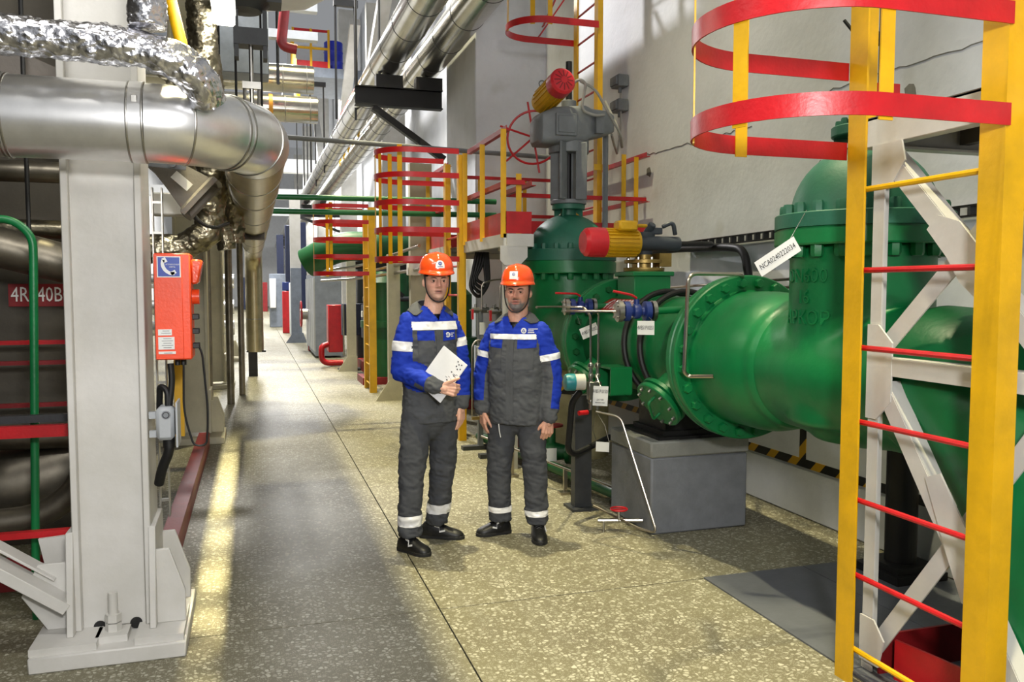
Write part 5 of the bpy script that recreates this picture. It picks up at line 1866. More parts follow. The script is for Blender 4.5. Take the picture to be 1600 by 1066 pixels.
def person(nm_label, base, S):
    fxT, fyT = V((math.cos(S['tyaw']), math.sin(S['tyaw']), 0)), V((-math.sin(S['tyaw']), math.cos(S['tyaw']), 0))
    fxH, fyH = V((math.cos(S['hyaw']), math.sin(S['hyaw']), 0)), V((-math.sin(S['hyaw']), math.cos(S['hyaw']), 0))
    TC = V(S['tc'])
    HO = V(S['head'])                       # chin point centre of head
    J = {k: V(v) for k, v in S['j'].items()}
    # ---------------- body
    b = B()
    head_geo(b, HO, fxH, fyH, S.get('brow', 0), S.get('nose', 1), S.get('wide', 1))
    nb = V((TC.x, TC.y, J['shA'].z + .02))
    capsule(b, nb - V((0, 0, .1)), HO + fyH * .025 + V((0, 0, .06)), .070, S.get('neck', .056), 20)
    capsule(b, nb - V((0, 0, .12)) + fxT * .12, nb - V((0, 0, .12)) - fxT * .12, .06, .06)
    ellipsoid(b, V((TC.x, TC.y, 1.22)), (fxT, fyT, V((0, 0, 1))), (.15, .10, .22))
    ellipsoid(b, V((TC.x, TC.y, .98)), (fxT, fyT, V((0, 0, 1))), (.145, .10, .20))
    for s in 'AB':
        capsule(b, J['sh' + s].lerp(V((TC.x, TC.y, J['sh' + s].z)), .25) - V((0, 0, .035)), J['el' + s], .036, .036)
        capsule(b, J['el' + s], J['wr' + s], .036, .026)
        capsule(b, J['hip' + s], J['kn' + s], .075, .05)
        capsule(b, J['kn' + s], J['an' + s], .045, .035)
        capsule(b, J['an' + s] - V((0, 0, .03)), J['an' + s].lerp(J['toe' + s], .55) * 1.0 - V((0, 0, .02)), .03, .022)
        hand_geo(b, *S['hand' + s])
    me = fuse(b, 'person', SKIN, .0036, 1, .35)
    n = len(me.vertices)
    co = np.empty(n * 3)
    me.vertices.foreach_get('co', co)
    co = co.reshape(-1, 3)
    rel = co - np.array(HO)
    hx, hy, hz = rel @ np.array(fxH), rel @ np.array(fyH), rel[:, 2]
    base_c = np.array(lin(S['skin']))
    col = np.tile(base_c, (n, 1))

    def blend(mask, hexc):
        nonlocal col
        col = col * (1 - mask[:, None]) + np.array(lin(hexc)) * mask[:, None]
    g = lambda u, s: np.exp(-(u / s) ** 2 / 2)
    front = (hy < -.02) * (hz > -.03)
    blend(front * .45 * (g(hx - .04, .02) + g(hx + .04, .02)) * g(hz - .088, .02), S['flush'])
    blend(front * .5 * g(hx, .012) * g(hz - .088, .012) * (hy < -.09), S['flush'])
    blend(front * .4 * (g(hx - .031, .015) + g(hx + .031, .015)) * g(hz - .119, .009), S['socket_shade'])  # eye socket shade painted into the skin tone
    for msk, hx_ in S['hair'](hx, hy, hz):
        blend(np.clip(msk, 0, 1), hx_)
    blend(front * np.clip(g(hx, .016) ** .7 * np.maximum(g(hz - .060, .0042), g(hz - .0475, .0045)) * 1.2 * (hy < -.085), 0, 1), S['lips'])
    blend(front * np.clip(g(hx, .019) * g(hz - .0535, .0018) * 1.3 * (hy < -.08), 0, 1), '#3a1c18')
    shirt = (co[:, 2] < S['shirt'] + .0 * hx) * (co[:, 2] > J['shA'].z - .35) * (np.hypot(co[:, 0] - TC.x, co[:, 1] - TC.y) < .17)
    blend(shirt.astype(float), '#0b0b0c')
    blend((co[:, 2] < .3).astype(float), '#141416')
    at = me.color_attributes.new('tone', 'FLOAT_COLOR', 'POINT')
    at.data.foreach_set('color', np.concatenate([col, np.ones((n, 1))], 1).ravel())
    root = bpy.data.objects.new('person', me)
    COL.objects.link(root)
    root.location = (base[0], base[1], 0)
    root.rotation_euler = (0, 0, -YAW)
    tag(root, nm_label, 'person')
    WP[root] = V((0, 0, 0))

    def add(bb, name, m, parent=root, **k):
        return bb.build(name, m, parent, **k)

    def addm(me2, name, m, parent=root, **k):
        me2.materials.clear()
        me2.materials.append(m)
        c = V((0, 0, 0))
        return link(name, me2, parent, WP[parent], **k)
    # ---------------- eyes, brows
    for s in (-1, 1):
        c = HO + fxH * (s * .031) - fyH * .0735 + V((0, 0, .118))
        bb = B()
        ellipsoid(bb, c, (fxH, fyH, V((0, 0, 1))), (.0118, .0118, .0118))
        ey = add(bb, 'eye', EYW)
        bb = B().lathe([(0, .0026), (.0045, .002), (.0068, 0)], c - fyH * .0108 + V((.0008, 0, -.0004)), -fyH, 14)
        add(bb, 'iris', IRI, ey)
        bb = B()
        pts = [HO + fxH * (s * (.013 + .036 * t)) - fyH * (.0905 + S.get('brow', 0) - .014 * t * t) + V((0, 0, .134 + .006 * math.sin(t * 2.4) - .002 * t)) for t in [k / 6 for k in range(7)]]
        bb.tube(pts, [S['browr'] * x for x in (.8, 1, 1.1, 1, .9, .7, .4)], 8)
        add(bb, 'eyebrow', BROW)
        bb = B().tube([HO + fxH * (s * .031 + .013 * math.cos(a)) - fyH * (.0862 - .0035 * abs(math.cos(a))) + V((0, 0, .1185 + .0052 * math.sin(a))) for a in [math.radians(15 + 25 * k) for k in range(7)]], .0011, 5)
        add(bb, 'eyelash', BROW)
    # ---------------- jacket
    b = B()
    b.loft([sellipse(V((TC.x + sx, TC.y, z)) + fyT * oy, fxT, fyT, a, e) for z, a, e, oy, sx in S['torso']])
    for s in 'AB':
        P_ = [J['sh' + s], J['sh' + s].lerp(J['el' + s], .5), J['el' + s], J['el' + s].lerp(J['wr' + s], .5), J['wr' + s]]
        R_s = S['sleeve']
        for k in range(4):
            capsule(b, P_[k] if k else P_[0] + (TC - P_[0]) * V((.14, .14, 0)) - V((0, 0, .012)), P_[k + 1], R_s[k], R_s[k + 1] if k < 3 else R_s[4], 20)
    me = fuse(b, 'jacket', CLG, .0085, 5, .5)
    wrinkle(me, S['wr'], 13, S['seed'])
    zs0, zs1 = S['zs']
    planes = [((0, 0, zs0), (0, 0, 1)), ((0, 0, zs1), (0, 0, 1)), ((0, 0, S['hemz']), (0, 0, 1))]
    for s in 'AB':
        d = (J['el' + s] - J['sh' + s])
        for t in S['ss' + s]:
            planes.append((J['sh' + s] + d * t, d))
        d2 = J['wr' + s] - J['el' + s]
        planes.append((J['el' + s] + d2 * .80, d2))
        if S['out' + s] is not None:
            for p_, dd in ((J['el' + s], d), (J['el' + s], d2)):
                o_ = V(S['out' + s]).normalized()
                nrm_ = (o_ - dd.normalized() * o_.dot(dd.normalized())).normalized()
                planes.append((p_ + nrm_ * S['outk'], nrm_))
    cut(me, planes)
    bm = bmesh.new()
    bm.from_mesh(me)
    vz = S['vneck']

    def in_v(c):
        u = (c - TC).dot(fxT) - .01
        return (c - TC).dot(fyT) < -.02 and c.z > vz + abs(u) * 1.5 and abs(u) < .075
    bmesh.ops.delete(bm, geom=[f for f in bm.faces if in_v(f.calc_center_median())], context='FACES')
    bmesh.ops.delete(bm, geom=[f for f in bm.faces if f.calc_center_median().z < S['hemz'] and (f.calc_center_median() - TC).xy.length < .135 and abs(f.normal.z) > .6], context='FACES')
    bm.to_mesh(me)
    bm.free()
    cls = []
    outd = {'A': -fxT, 'B': fxT}
    for p in me.polygons:
        c, nr = p.center, p.normal
        best = None
        for s in 'AB':
            a, e, w_ = J['sh' + s], J['el' + s], J['wr' + s]
            t1 = max(0, min(1, (c - a).dot(e - a) / (e - a).length_squared))
            d1 = (a.lerp(e, t1) - c).length
            t2 = max(0, min(1.15, (c - e).dot(w_ - e) / (w_ - e).length_squared))
            d2 = (e + (w_ - e) * t2 - c).length
            lat = (c - TC).dot(outd[s])
            if d2 < d1 and t2 > .0:
                q = (d2, s, 1 + t2, lat, c - (e + (w_ - e) * t2))
            else:
                q = (d1, s, t1, lat, c - a.lerp(e, t1))
            if best is None or q[0] < best[0]:
                best = q
        d_, s, t, lat, off_ = best
        sleeve = d_ < .088 and (lat > S['armhole'] or t > 1.12)
        if sleeve:
            if t <= 1:
                ax_ = (J['el' + s] - J['sh' + s])
                tt = (c - J['sh' + s]).dot(ax_) / ax_.length_squared
            else:
                tt = t
            s0, s1 = S['ss' + s]
            if s0 < tt < s1:
                cls.append('reflective_strip_' + s)
            elif tt > 1.80:
                cls.append('body')
            else:
                o_ = S['out' + s]
                if tt < s0 or o_ is None or off_.dot(V(o_).normalized()) > S['outk']:
                    cls.append('sleeve_panel_' + s)
                else:
                    cls.append('body')
        elif c.z > zs1:
            cls.append('yoke')
        elif c.z > zs0:
            cls.append('reflective_strip')
        else:
            cls.append('body')
    me.update()
    cn_ = ('body', 'yoke', 'sleeve_panel_A', 'sleeve_panel_B', 'reflective_strip', 'reflective_strip_A', 'reflective_strip_B')
    pr = split(me, cls, cn_, None, {k: .002 for k in cn_[4:]})
    bvh = BVHTree.FromPolygons([v.co.copy() for v in me.vertices], [tuple(p.vertices) for p in me.polygons])
    jk = addm(pr['body'], 'jacket', CLG)
    for k in cn_[1:]:
        if k in pr:
            addm(pr[k], k.replace('_A', '').replace('_B', ''), REF if k.startswith('ref') else CLB, jk)

    def patch(name, m, pts, parent, off=.004, nu=10, nv=8, th=.003):
        """quad patch (4 corners in torso u,z) laid on the chest"""
        (u0, a0), (u1, a1), (u2, a2), (u3, a3) = pts
        grid = []
        for j in range(nv + 1):
            for i in range(nu + 1):
                s, t = i / nu, j / nv
                u = (u0 * (1 - s) + u1 * s) * (1 - t) + (u3 * (1 - s) + u2 * s) * t
                z = (a0 * (1 - s) + a1 * s) * (1 - t) + (a3 * (1 - s) + a2 * s) * t
                o_ = V((TC.x, TC.y, z)) + fxT * u - fyT * .32
                h = bvh.ray_cast(o_, fyT)
                grid.append(h[0] if h[0] is not None else o_ + fyT * .2)
        bb = B()
        K_ = len(grid)
        vs = [p - fyT * off for p in grid] + [p + fyT * .003 for p in grid]
        fs = []
        W_ = nu + 1
        for j in range(nv):
            for i in range(nu):
                q = j * W_ + i
                fs.append((q, q + 1, q + 1 + W_, q + W_))
        edge = [(j * W_, (j + 1) * W_) for j in range(nv)] + [(j * W_ + nu, (j + 1) * W_ + nu) for j in range(nv)] + [(i, i + 1) for i in range(nu)] + [(nv * W_ + i, nv * W_ + i + 1) for i in range(nu)]
        fs += [(a, c, c + K_, a + K_) for a, c in edge]
        bb.add(vs, fs)
        return add(bb, name, m, parent, sharp=50)
    for name, m, pts in S['patches']:
        patch(name, m, pts, jk)

    def chest(u, z, off=.006):
        o_ = V((TC.x, TC.y, z)) + fxT * u - fyT * .32
        h = bvh.ray_cast(o_, fyT)
        return (h[0] if h[0] is not None else o_ + fyT * .2) - fyT * off
    # collar: two folded wings round the neck
    zc = S['collar']
    nc = V((TC.x, TC.y, 0)) + fyT * .01
    for s in (-1, 1):
        top, bot, mid = [], [], []
        for k in range(13):
            a = math.radians(180 - 152 * k / 12)
            fr_ = k / 12
            dirv = fxT * (s * math.sin(a)) - fyT * math.cos(a)
            p = nc + dirv * (.066 + .008 * fr_) + V((0, 0, zc + .030 - .065 * fr_ ** 2.2))
            ab = a + (0 if k < 9 else .07 * (k - 8))
            q = nc + fxT * (s * math.sin(ab) * (.120 + .055 * fr_ ** 1.6)) - fyT * (math.cos(ab) * (.118 if math.cos(ab) < 0 else .104))
            h = bvh.ray_cast(V((q.x, q.y, 1.72)), V((0, 0, -1)))
            q.z = (h[0].z if h[0] is not None else zc - .05) + .007
            q.z = max(q.z, p.z - (.060 + .060 * fr_ ** 3))
            if k > 9:
                q -= fyT * (.008 * (k - 9))
            top.append(p)
            bot.append(q)
            mid.append(p.lerp(q, .45) + V((0, 0, .010)) + dirv * .006)
        bb = B()
        rows = [top, mid, bot]
        vs = [p for r in rows for p in r]
        out_ = [((p - nc) * V((1, 1, 0))).normalized() if False else V((p.x - nc.x, p.y - nc.y, 0)).normalized() for p in vs]
        vs2 = [p - o_ * .006 - V((0, 0, .005)) for p, o_ in zip(vs, out_)]
        fs = []
        K_ = len(vs)
        for j in range(2):
            for i in range(12):
                q = j * 13 + i
                fs += [(q, q + 1, q + 14, q + 13), (q + K_, q + 13 + K_, q + 14 + K_, q + 1 + K_)]
        rim = list(range(13)) + [25, 38] + list(range(37, 25, -1)) + [13]
        for a, c in zip(rim, rim[1:] + rim[:1]):
            fs.append((a, c, c + K_, a + K_))
        bb.add(vs + vs2, fs)
        add(bb, 'collar', CLG, jk, sharp=60)
    for x0, z0_, w_, h_, ang in S.get('ypatch', ()):
        g_ = []
        for j in range(5):
            for i in range(7):
                a, c_ = (i / 6 - .5) * w_, (j / 4 - .5) * h_
                o_ = V((x0 + a * math.cos(ang) - c_ * math.sin(ang), -.8, z0_ + a * math.sin(ang) + c_ * math.cos(ang)))
                h = bvh.ray_cast(o_, V((0, 1, 0)))
                g_.append((h[0] if h[0] is not None else o_) - V((0, .003, 0)))
        bb = B()
        bb.add(g_, [(j * 7 + i, j * 7 + i + 1, j * 7 + i + 8, j * 7 + i + 7) for j in range(4) for i in range(6)])
        add(bb, 'sleeve_patch', CLG, jk)
    # chest emblem
    if S.get('emblem'):
        u, z, r = S['emblem']
        c = chest(u, z)
        bb = B().lathe([(0, .001), (r, .001), (r, -.002)], c, -fyT, 20)
        em = add(bb, 'emblem', WPR, jk)
        bb = B()
        for a0 in (90, 210, 330):
            a, e = math.radians(a0), math.radians(a0 + 120)
            bb.bar(c - fyT * .002 + fxT * (r * .6 * math.cos(a)) + V((0, 0, r * .6 * math.sin(a) - r * .05)), c - fyT * .002 + fxT * (r * .6 * math.cos(e)) + V((0, 0, r * .6 * math.sin(e) - r * .05)), r * .17, .002, fyT)
        add(bb, 'emblem_mark', SBLUE, em)
        bb = B()
        for k in range(3):
            L_ = (.05, .03, .035)[k] * S['emb_l']
            p = chest(u + r + .008, z + r * .55 - k * r * .6)
            q = chest(u + r + .008 + L_, z + r * .55 - k * r * .6)
            bb.bar(p, q, .002, r * .26, (0, 0, 1))
        add(bb, 'emblem_text', WPR, em)
    # ---------------- trousers
    b = B()
    b.loft([sellipse(V((TC.x, TC.y, z)), fxT, fyT, a, e) for z, a, e in ((.78, .13, .10), (.84, .155, .115), (.95, .155, .112), (1.0, .15, .11))])
    ellipsoid(b, V((TC.x, TC.y, .80)), (fxT, fyT, V((0, 0, 1))), (.12, .09, .13))
    for s in 'AB':
        R_l = S['leg']
        h_, k_, a_ = J['hip' + s], J['kn' + s], J['an' + s]
        a_ = a_ + V((0, 0, .012))
        capsule(b, h_, h_.lerp(k_, .5), R_l[0], R_l[1], 22)
        capsule(b, h_.lerp(k_, .5), k_, R_l[1], R_l[2], 22)
        capsule(b, k_, k_.lerp(a_, .5), R_l[2], R_l[3], 22)
        dd_ = (a_ - k_).normalized()
        b.lathe([(R_l[3], 0), (R_l[4], (a_ - k_).length * .5), (R_l[4] * .3, (a_ - k_).length * .5 + .002)], k_.lerp(a_, .5), dd_, 22)
    me = fuse(b, 'trousers', CLGP, .009, 5, .5)
    wrinkle(me, S['wr'] * .9, 11, S['seed'] + 7, lambda x, y, z: 1.6 if z < .3 else (1.2 if .4 < z < .6 else .8))
    pls = []
    for s in 'AB':
        for z in S['band' + s]:
            pls.append(((0, 0, z), (0, 0, 1)))
    cut(me, pls)
    cls = []
    for p in me.polygons:
        s = min('AB', key=lambda q: (p.center - J['an' + q].lerp(J['kn' + q], max(0, min(1, (p.center.z - J['an' + q].z) / (J['kn' + q].z - J['an' + q].z))))).length)
        z0, z1 = S['band' + s]
        cls.append(('reflective_band_' + s) if z0 < p.center.z < z1 else 'body')
    pr = split(me, cls, ('body', 'reflective_band_A', 'reflective_band_B'), None, {'reflective_band_A': .002, 'reflective_band_B': .002})
    tr_ = addm(pr['body'], 'trousers', CLGP)
    for s in 'AB':
        addm(pr['reflective_band_' + s], 'reflective_band', REF, tr_)
    for s in 'AB':
        add(B().tube([J['hip' + s] * 1.0 + (-fxT if s == 'A' else fxT) * .075 - fyT * .05 + V((0, 0, -.05)), J['hip' + s] + (-fxT if s == 'A' else fxT) * .085 + V((0, 0, -.16))], .002, 5), 'pocket_seam', CLGP, tr_) if False else None
    # ---------------- shoes
    for s in 'AB':
        hl, to = V(S['heel' + s]), J['toe' + s].copy()
        hl.z = to.z = 0
        d = (to - hl)
        L_ = d.length / .30
        d.normalize()
        sd = V((d.y, -d.x, 0))
        bb = B()
        rings = []
        for q, w_, tz in ((-.005, .02, .05), (.005, .033, .075), (.03, .040, .105), (.07, .041, .118), (.11, .042, .108), (.15, .045, .088), (.20, .049, .068), (.245, .046, .058), (.275, .037, .048), (.292, .022, .036), (.298, .008, .028)):
            c = hl + d * q * L_
            rings.append([c + sd * (w_ * x) + V((0, 0, .016 + (tz - .016) * y)) for x, y in ((-1, 0), (-1.02, .35), (-.86, .72), (-.45, .96), (0, 1), (.45, .96), (.86, .72), (1.02, .35), (1, 0))])
        bb.loft(rings)
        sh_ = add(bb, 'shoe', LEA, sharp=60)
        bb = B()
        out = [(-.008, .022), (.005, .038), (.05, .042), (.11, .041), (.16, .047), (.21, .052), (.255, .047), (.285, .033), (.303, .01)]
        pts = [hl + d * q * L_ + sd * w_ for q, w_ in out] + [hl + d * q * L_ - sd * w_ for q, w_ in out[::-1]]
        bb.plate([p for p in pts], (0, 0, 1), .024)
        add(bb, 'sole', SOL, sh_, bev=.004)
        bb = B()
        for q, z in ((.115, .110), (.135, .100), (.155, .090), (.172, .081)):
            c = hl + d * q * L_ + V((0, 0, z))
            bb.tube([c - sd * .026 - V((0, 0, .012)), c + V((0, 0, .002)), c + sd * .026 - V((0, 0, .012))], .004, 6)
        add(bb, 'laces', BLK, sh_)
        side = 1 if sd.dot(V((.3, -1, 0))) > 0 else -1
        bb = B()
        P0 = [hl + d * q * L_ + sd * (side * w_) + V((0, 0, z)) for q, w_, z in ((.105, .040, .088), (.140, .041, .080), (.142, .0475, .052), (.182, .0475, .062))]
        bb.strap(P0, .011, .004)
        add(bb, 'shoe_mark', WPR, sh_)
    # ---------------- helmet
    hb = HO + V((0, 0, S['brim'])) + fyH * .006
    tilt = M.Rotation(S.get('htilt', 0), 3, fxH)
    T = lambda x, y, z: hb + tilt @ (fxH * x + fyH * y + V((0, 0, z)))
    ax_, ay_, H_ = .106, .128, S['hh']
    n = 64
    rings = []
    prof = [(1.045, -.012), (1.05, -.006), (1.03, 0), (.985, .008)] + [(math.cos(a) ** .62, H_ * math.sin(a)) for a in [math.radians(8 + 8 * k) for k in range(10)]] + [(.06, H_ * .9995)]
    for k, (r, z) in enumerate(prof):
        ring_ = []
        for j in range(n):
            t = 2 * PI * j / n
            x, y = math.cos(t), math.sin(t)
            vis = (.036 * max(0, -y) ** 2.2, -.010 * max(0, -y) ** 2) if k < 3 else (0, 0)
            rr = r + (.018 * math.exp(-((x * r) / .14) ** 2) if k > 4 else 0) * 0
            rid = .006 * math.exp(-((x * r) / .13) ** 2) * min(1, max(0, (z - .03) / .04))
            ring_.append(T(x * ax_ * rr, y * (ay_ * rr + vis[0]), z + vis[1] + rid))
        rings.append(ring_)
    hm = add(B().loft(rings), 'helmet', HEL, sharp=60)
    bb = B()
    W_ = S['sticker']
    hbv = BVHTree.FromPolygons([V(v) for r in rings for v in r], [(i * n + j, i * n + (j + 1) % n, (i + 1) * n + (j + 1) % n, (i + 1) * n + j) for i in range(len(rings) - 1) for j in range(n)])

    def onh(x, z, off):
        o_ = T(x, -.3, z)
        h = hbv.ray_cast(o_, tilt @ fyH)
        return (h[0] if h[0] is not None else T(x, -.12, z)) - tilt @ fyH * off
    nn = 10
    g1 = []
    for j in range(nn + 1):
        for i in range(nn + 1):
            t = j / nn
            wd = W_[0] * (math.sqrt(max(0, 1 - (max(0, t - .35) / .65) ** 2 * .92)) if S['stk_round'] else 1)
            g1.append(onh(W_[2] + wd * (i / nn - .5), W_[3] + W_[1] * t, .002))
    bb.add(g1, [(j * 11 + i, j * 11 + i + 1, j * 11 + i + 12, j * 11 + i + 11) for j in range(nn) for i in range(nn)])
    st = add(bb, 'sticker', WPR, hm)
    bb = B()
    zc_ = W_[3] + W_[1] * .62
    bb.tube([onh(W_[2] + .0085 * math.cos(a), zc_ + .0085 * math.sin(a), .003) for a in [2 * PI * k / 20 for k in range(20)]], S['stk_w'], 6, closed=True)
    bb.tube([onh(W_[2] + .004 * math.cos(a), zc_ - .001 + .004 * math.sin(a), .003) for a in (PI / 2, PI / 2 + 2.09, PI / 2 + 4.19)], .0012, 5, closed=True)
    bb.strap([onh(W_[2] + x, W_[3] + W_[1] * .2, .003) for x in (-.016, 0, .016)], .003, .001) if S['stk_round'] else None
    add(bb, 'sticker_emblem', SBLUE, st)
    # harness and chin strap
    bb = B()
    rows = []
    for z in (-.03, -.014, .004):
        rows.append([T(.079 * math.cos(t), .098 * math.sin(t) + .004, z) for t in [2 * PI * k / 32 for k in range(32)]])
    bb.loft(rows, cap=False)
    add(bb, 'inner_band', BLK, hm)
    for s in (-1, 1):
        w2 = S.get('wide', 1)
        pts = [HO + fxH * (s * x * w2) + fyH * y + V((0, 0, z)) for x, y, z in ((.079, -.028, .165), (.0775, -.030, .125), (.0745, -.034, .085), (.066, -.045, .045), (.05, -.062, .016), (.027, -.082, -.004), (0, -.087, -.009))]
        bb = B().strap(fillet(pts, .03, 4), .004, .012, (0, 1, 0)) if False else B().tube(fillet(pts, .03, 4), .0044, 8)
        add(bb, 'chin_strap', BLK, hm)
    return root


def hair1(hx, hy, hz):
    g = lambda u, s: np.exp(-(u / s) ** 2 / 2)
    sm = lambda a, e, x: np.clip((x - a) / (e - a), 0, 1)
    yield .85 * sm(.13, .15, hz) * sm(-.03, .0, hy), '#3a2e26'
    yield .75 * sm(.02, .045, hy) * sm(.06, .09, hz) * (1 - sm(.3, .31, hz)), '#3a2e26'
    yield .30 * (1 - sm(.05, .075, hz)) * sm(-.02, .0, hz) * sm(.0, .02, -hy), '#7d6a5f'


def hair2(hx, hy, hz):
    sm = lambda a, e, x: np.clip((x - a) / (e - a), 0, 1)
    yield .9 * sm(.11, .13, hz) * sm(-.035, -.01, hy), '#2b2724'
    yield .85 * sm(.02, .04, hy) * sm(.05, .08, hz), '#4a4642'
    low = (1 - sm(.042, .056, hz + .35 * np.maximum(0, .03 - np.abs(hx)) - .55 * np.maximum(0, np.abs(hx) - .045)))
    yield .92 * low * sm(-.03, -.012, hz) * sm(-.035, -.05, hy) , '#7c7976'
    yield .85 * np.exp(-((hz - .0705) / .0055) ** 2) * np.exp(-(hx / .026) ** 4) * (hy < -.05), '#4a4441'
    yield .7 * np.exp(-((np.abs(hx) - .030) / .006) ** 2) * np.exp(-((hz - .053) / .018) ** 2) * (hy < -.05), '#565150'
    yield .8 * np.exp(-((hz - .030) / .013) ** 2) * np.exp(-(hx / .012) ** 2) * (hy < -.06), '#3a3634'


HX = lambda a: (math.cos(a), math.sin(a), 0)
a1 = math.radians(30)
S1 = dict(tyaw=a1, hyaw=math.radians(14), tc=(-.012, 0, 1.1), head=(.036, -.018, 1.544), skin='#dcab94', flush='#c98070', socket_shade='#8f6353', lips='#a0685c', hair=hair1, shirt=1.462,
          ypatch=((-.055, 1.035, .06, .026, -.45),), brow=.0005, browr=.0026, nose=1.0, wide=.98,
          j=dict(shA=(-.150, -.082, 1.425), elA=(-.168, -.10, 1.115), wrA=(.055, -.245, 1.035), shB=(.122, .08, 1.425), elB=(.170, .085, 1.13), wrB=(.180, .055, .90),
                 hipA=(-.085, -.045, .86), knA=(-.118, -.10, .47), anA=(-.130, -.105, .085), hipB=(.072, .045, .86), knB=(.055, .11, .47), anB=(.012, .175, .09),
                 toeA=(.0, -.215, .02), toeB=(.190, .145, .02)),
          heelA=(-.195, -.06, 0), heelB=(-.095, .195, 0),
          handA=((.075, -.258, 1.03), (.93, -.16, -.12), (-.06, 1, -.1), (.12, .1, 1), (66, 62, 35), .020, (.75, .5, -.25), .98, .15),
          handB=((.180, .052, .885), (.0, -.10, -1), (-.55, .25, 0), (-.35, -1, 0), (14, 24, 20), .0205, (.75, .45, .35), 1.0),
          torso=[(.795, .168, .128, 0, 0), (.86, .170, .128, 0, 0), (1.0, .166, .122, 0, 0), (1.12, .168, .122, 0, 0), (1.24, .176, .126, 0, 0), (1.36, .180, .122, 0, 0), (1.425, .168, .110, 0, 0), (1.468, .135, .094, .004, 0), (1.50, .092, .082, .008, .005), (1.508, .06, .06, .008, .01)],
          sleeve=(.060, .067, .066, .060, .048), wr=.0115, seed=3.1, zs=(1.366, 1.416), hemz=.80, ssA=(.42, .61), ssB=(.40, .58), armhole=.148, outA=None, outB=(.9, -.1, 0), outk=-.03,
          patches=[('pocket_flap', CLB, ((-.125, 1.305), (-.022, 1.298), (-.022, 1.362), (-.125, 1.362))), ('pocket_flap', CLB, ((.035, 1.298), (.125, 1.305), (.125, 1.362), (.035, 1.362))),
                   ('placket', CLG, ((-.012, .83), (.03, .83), (.03, 1.363), (-.012, 1.363))), ('chest_pocket', CLG, ((-.12, 1.17), (-.028, 1.17), (-.028, 1.303), (-.12, 1.303)))],
          collar=1.518, vneck=1.425, emblem=(.065, 1.335, .016), emb_l=.55, leg=(.094, .091, .080, .073, .069), bandA=(.165, .232), bandB=(.175, .238), brim=.176, hh=.116, htilt=.03,
          sticker=(.054, .046, .004, .022), stk_round=True, stk_w=.0028)
p1 = person('taller man in orange helmet and grey blue workwear holding white papers', (1.05, 5.06), S1)
a2 = math.radians(-20)
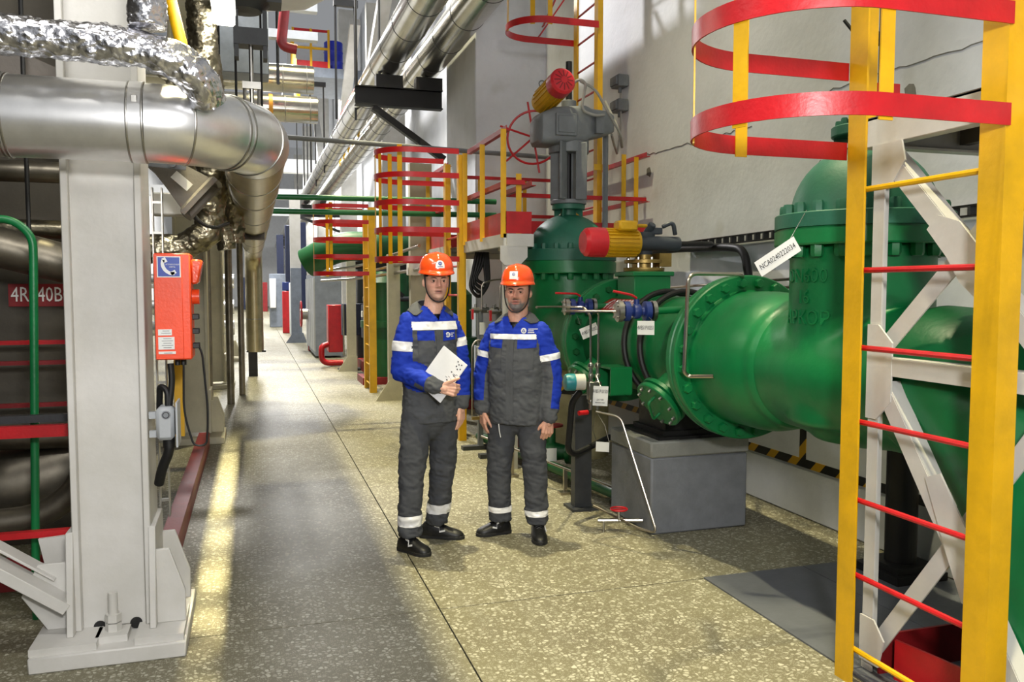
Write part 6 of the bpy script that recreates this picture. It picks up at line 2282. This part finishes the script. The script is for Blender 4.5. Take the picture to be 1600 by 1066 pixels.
S2 = dict(tyaw=a2, hyaw=math.radians(-9), tc=(.022, 0, 1.1), head=(.022, -.018, 1.476), skin='#d19d86', flush='#bb7763', socket_shade='#7a5142', lips='#a8675c', hair=hair2, shirt=1.405,
          neck=.062, brow=.002, browr=.0036, nose=1.1, wide=1.04,
          j=dict(shA=(-.138, .066, 1.355), elA=(-.196, .07, 1.06), wrA=(-.205, .03, .845), shB=(.190, -.064, 1.355), elB=(.245, -.06, 1.05), wrB=(.222, -.10, .805),
                 hipA=(-.068, .03, .84), knA=(-.098, .03, .45), anA=(-.095, .05, .085), hipB=(.098, -.03, .84), knB=(.135, -.03, .45), anB=(.150, -.02, .085),
                 toeA=(-.245, -.005, .02), toeB=(.168, -.205, .02)),
          heelA=(-.03, .095, 0), heelB=(.150, .075, 0),
          handA=((-.204, .025, .83), (.03, -.08, -1), (.75, .3, 0), (.45, -1, 0), (16, 26, 22), .0205, (.78, .42, .3), 1.0),
          handB=((.220, -.105, .79), (-.10, -.06, -1), (-.35, .9, 0), (-1, -.25, 0), (32, 42, 25), .0200, (.7, .5, .35), 1.0),
          torso=[(.75, .178, .138, 0, 0), (.82, .182, .140, 0, 0), (.95, .185, .142, -.004, 0), (1.05, .186, .142, -.006, 0), (1.17, .190, .140, -.004, 0), (1.27, .190, .132, 0, 0), (1.35, .180, .116, 0, 0), (1.395, .144, .098, .004, 0), (1.43, .096, .086, .008, 0), (1.438, .062, .062, .008, 0)],
          sleeve=(.062, .067, .066, .060, .052), wr=.0105, seed=8.4, zs=(1.297, 1.329), hemz=.755, ssA=(.49, .62), ssB=(.50, .63), armhole=.150, outA=(-.85, -.2, 0), outB=(.95, -.05, 0), outk=.006,
          patches=[('pocket_flap', CLB, ((-.150, 1.247), (-.058, 1.238), (-.055, 1.294), (-.150, 1.294))), ('pocket_flap', CLB, ((.045, 1.238), (.160, 1.247), (.160, 1.294), (.045, 1.294))),
                   ('placket', CLG, ((-.026, .785), (.022, .785), (.022, 1.295), (-.026, 1.295))), ('chest_pocket', CLG, ((.055, 1.11), (.145, 1.11), (.145, 1.24), (.055, 1.24))),
                   ('chest_pocket', CLG, ((-.135, 1.11), (-.06, 1.11), (-.06, 1.24), (-.135, 1.24)))],
          collar=1.450, vneck=1.362, emblem=(.082, 1.352, .018), emb_l=1.0, leg=(.094, .090, .079, .074, .072), bandA=(.160, .196), bandB=(.150, .188), brim=.176, hh=.118, htilt=-.02,
          sticker=(.052, .050, -.008, .020), stk_round=False, stk_w=.0016)
p2 = person('bearded man in orange helmet and blue shouldered workwear, arms hanging', (1.60, 5.10), S2)

# papers in the taller man's hand
mw = M.Translation((1.05, 5.06, 0)) @ M.Rotation(-YAW, 4, 'Z')
A_, B_, C_, D_ = (V(x) for x in ((.092, -.205, 1.275), (.235, -.275, 1.165), (.075, -.262, .942), (-.072, -.185, 1.040)))
D_ = A_ + C_ - B_
nrm = (B_ - A_).cross(C_ - B_).normalized()
if nrm.y > 0:
    nrm = -nrm
t = thing('paper_stack', 'white printed papers held against the taller man\'s stomach', 'paper', mw @ ((A_ + C_) / 2))
for k in range(2):
    o_ = -nrm * .003 * k + (B_ - A_) * .006 * k - (C_ - B_) * .012 * k
    B().plate([mw @ (p + o_) for p in (A_, B_, C_, D_)], mw.to_3x3() @ -nrm, .0022).build('sheet', PAPER, t)
b = B()
e1, e2 = (B_ - A_), (D_ - A_)
rnd = random.Random(5)


def mark(u, v, a, c):
    p = A_ + e1 * u + e2 * v + nrm * .0012
    x, y = e1.normalized() * a / 2, e2.normalized() * c / 2
    b.plate([mw @ (p - x - y), mw @ (p + x - y), mw @ (p + x + y), mw @ (p - x + y)], mw.to_3x3() @ nrm, .0006)


for u, v in ((.70, .06), (.78, .10), (.74, .16), (.86, .07), (.90, .16), (.82, .2), (.72, .32), (.86, .36), (.74, .52), (.88, .58)):
    mark(u, v, .0075, .0075)
for k in range(16):
    mark(.66 + .26 * rnd.random(), .3 + .38 * rnd.random(), rnd.choice((.012, .004, .02)), .0025)
for v in (.62, .66, .70):
    mark(.62, v, .03, .003)
b.build('printed_marks', paint('print_grey', '#3c3e42', .6, bump=0), t)

tag(B().tube([M.Translation((1.60, 5.10, 0)) @ M.Rotation(-YAW, 4, 'Z') @ V(q) for q in ((-.098, -.118, .76), (-.094, -.122, .715), (-.086, -.122, .675))], .0028, 8).build('pen', WPR),
    'thin white pen hanging at the bearded man\'s trouser pocket', 'pen')
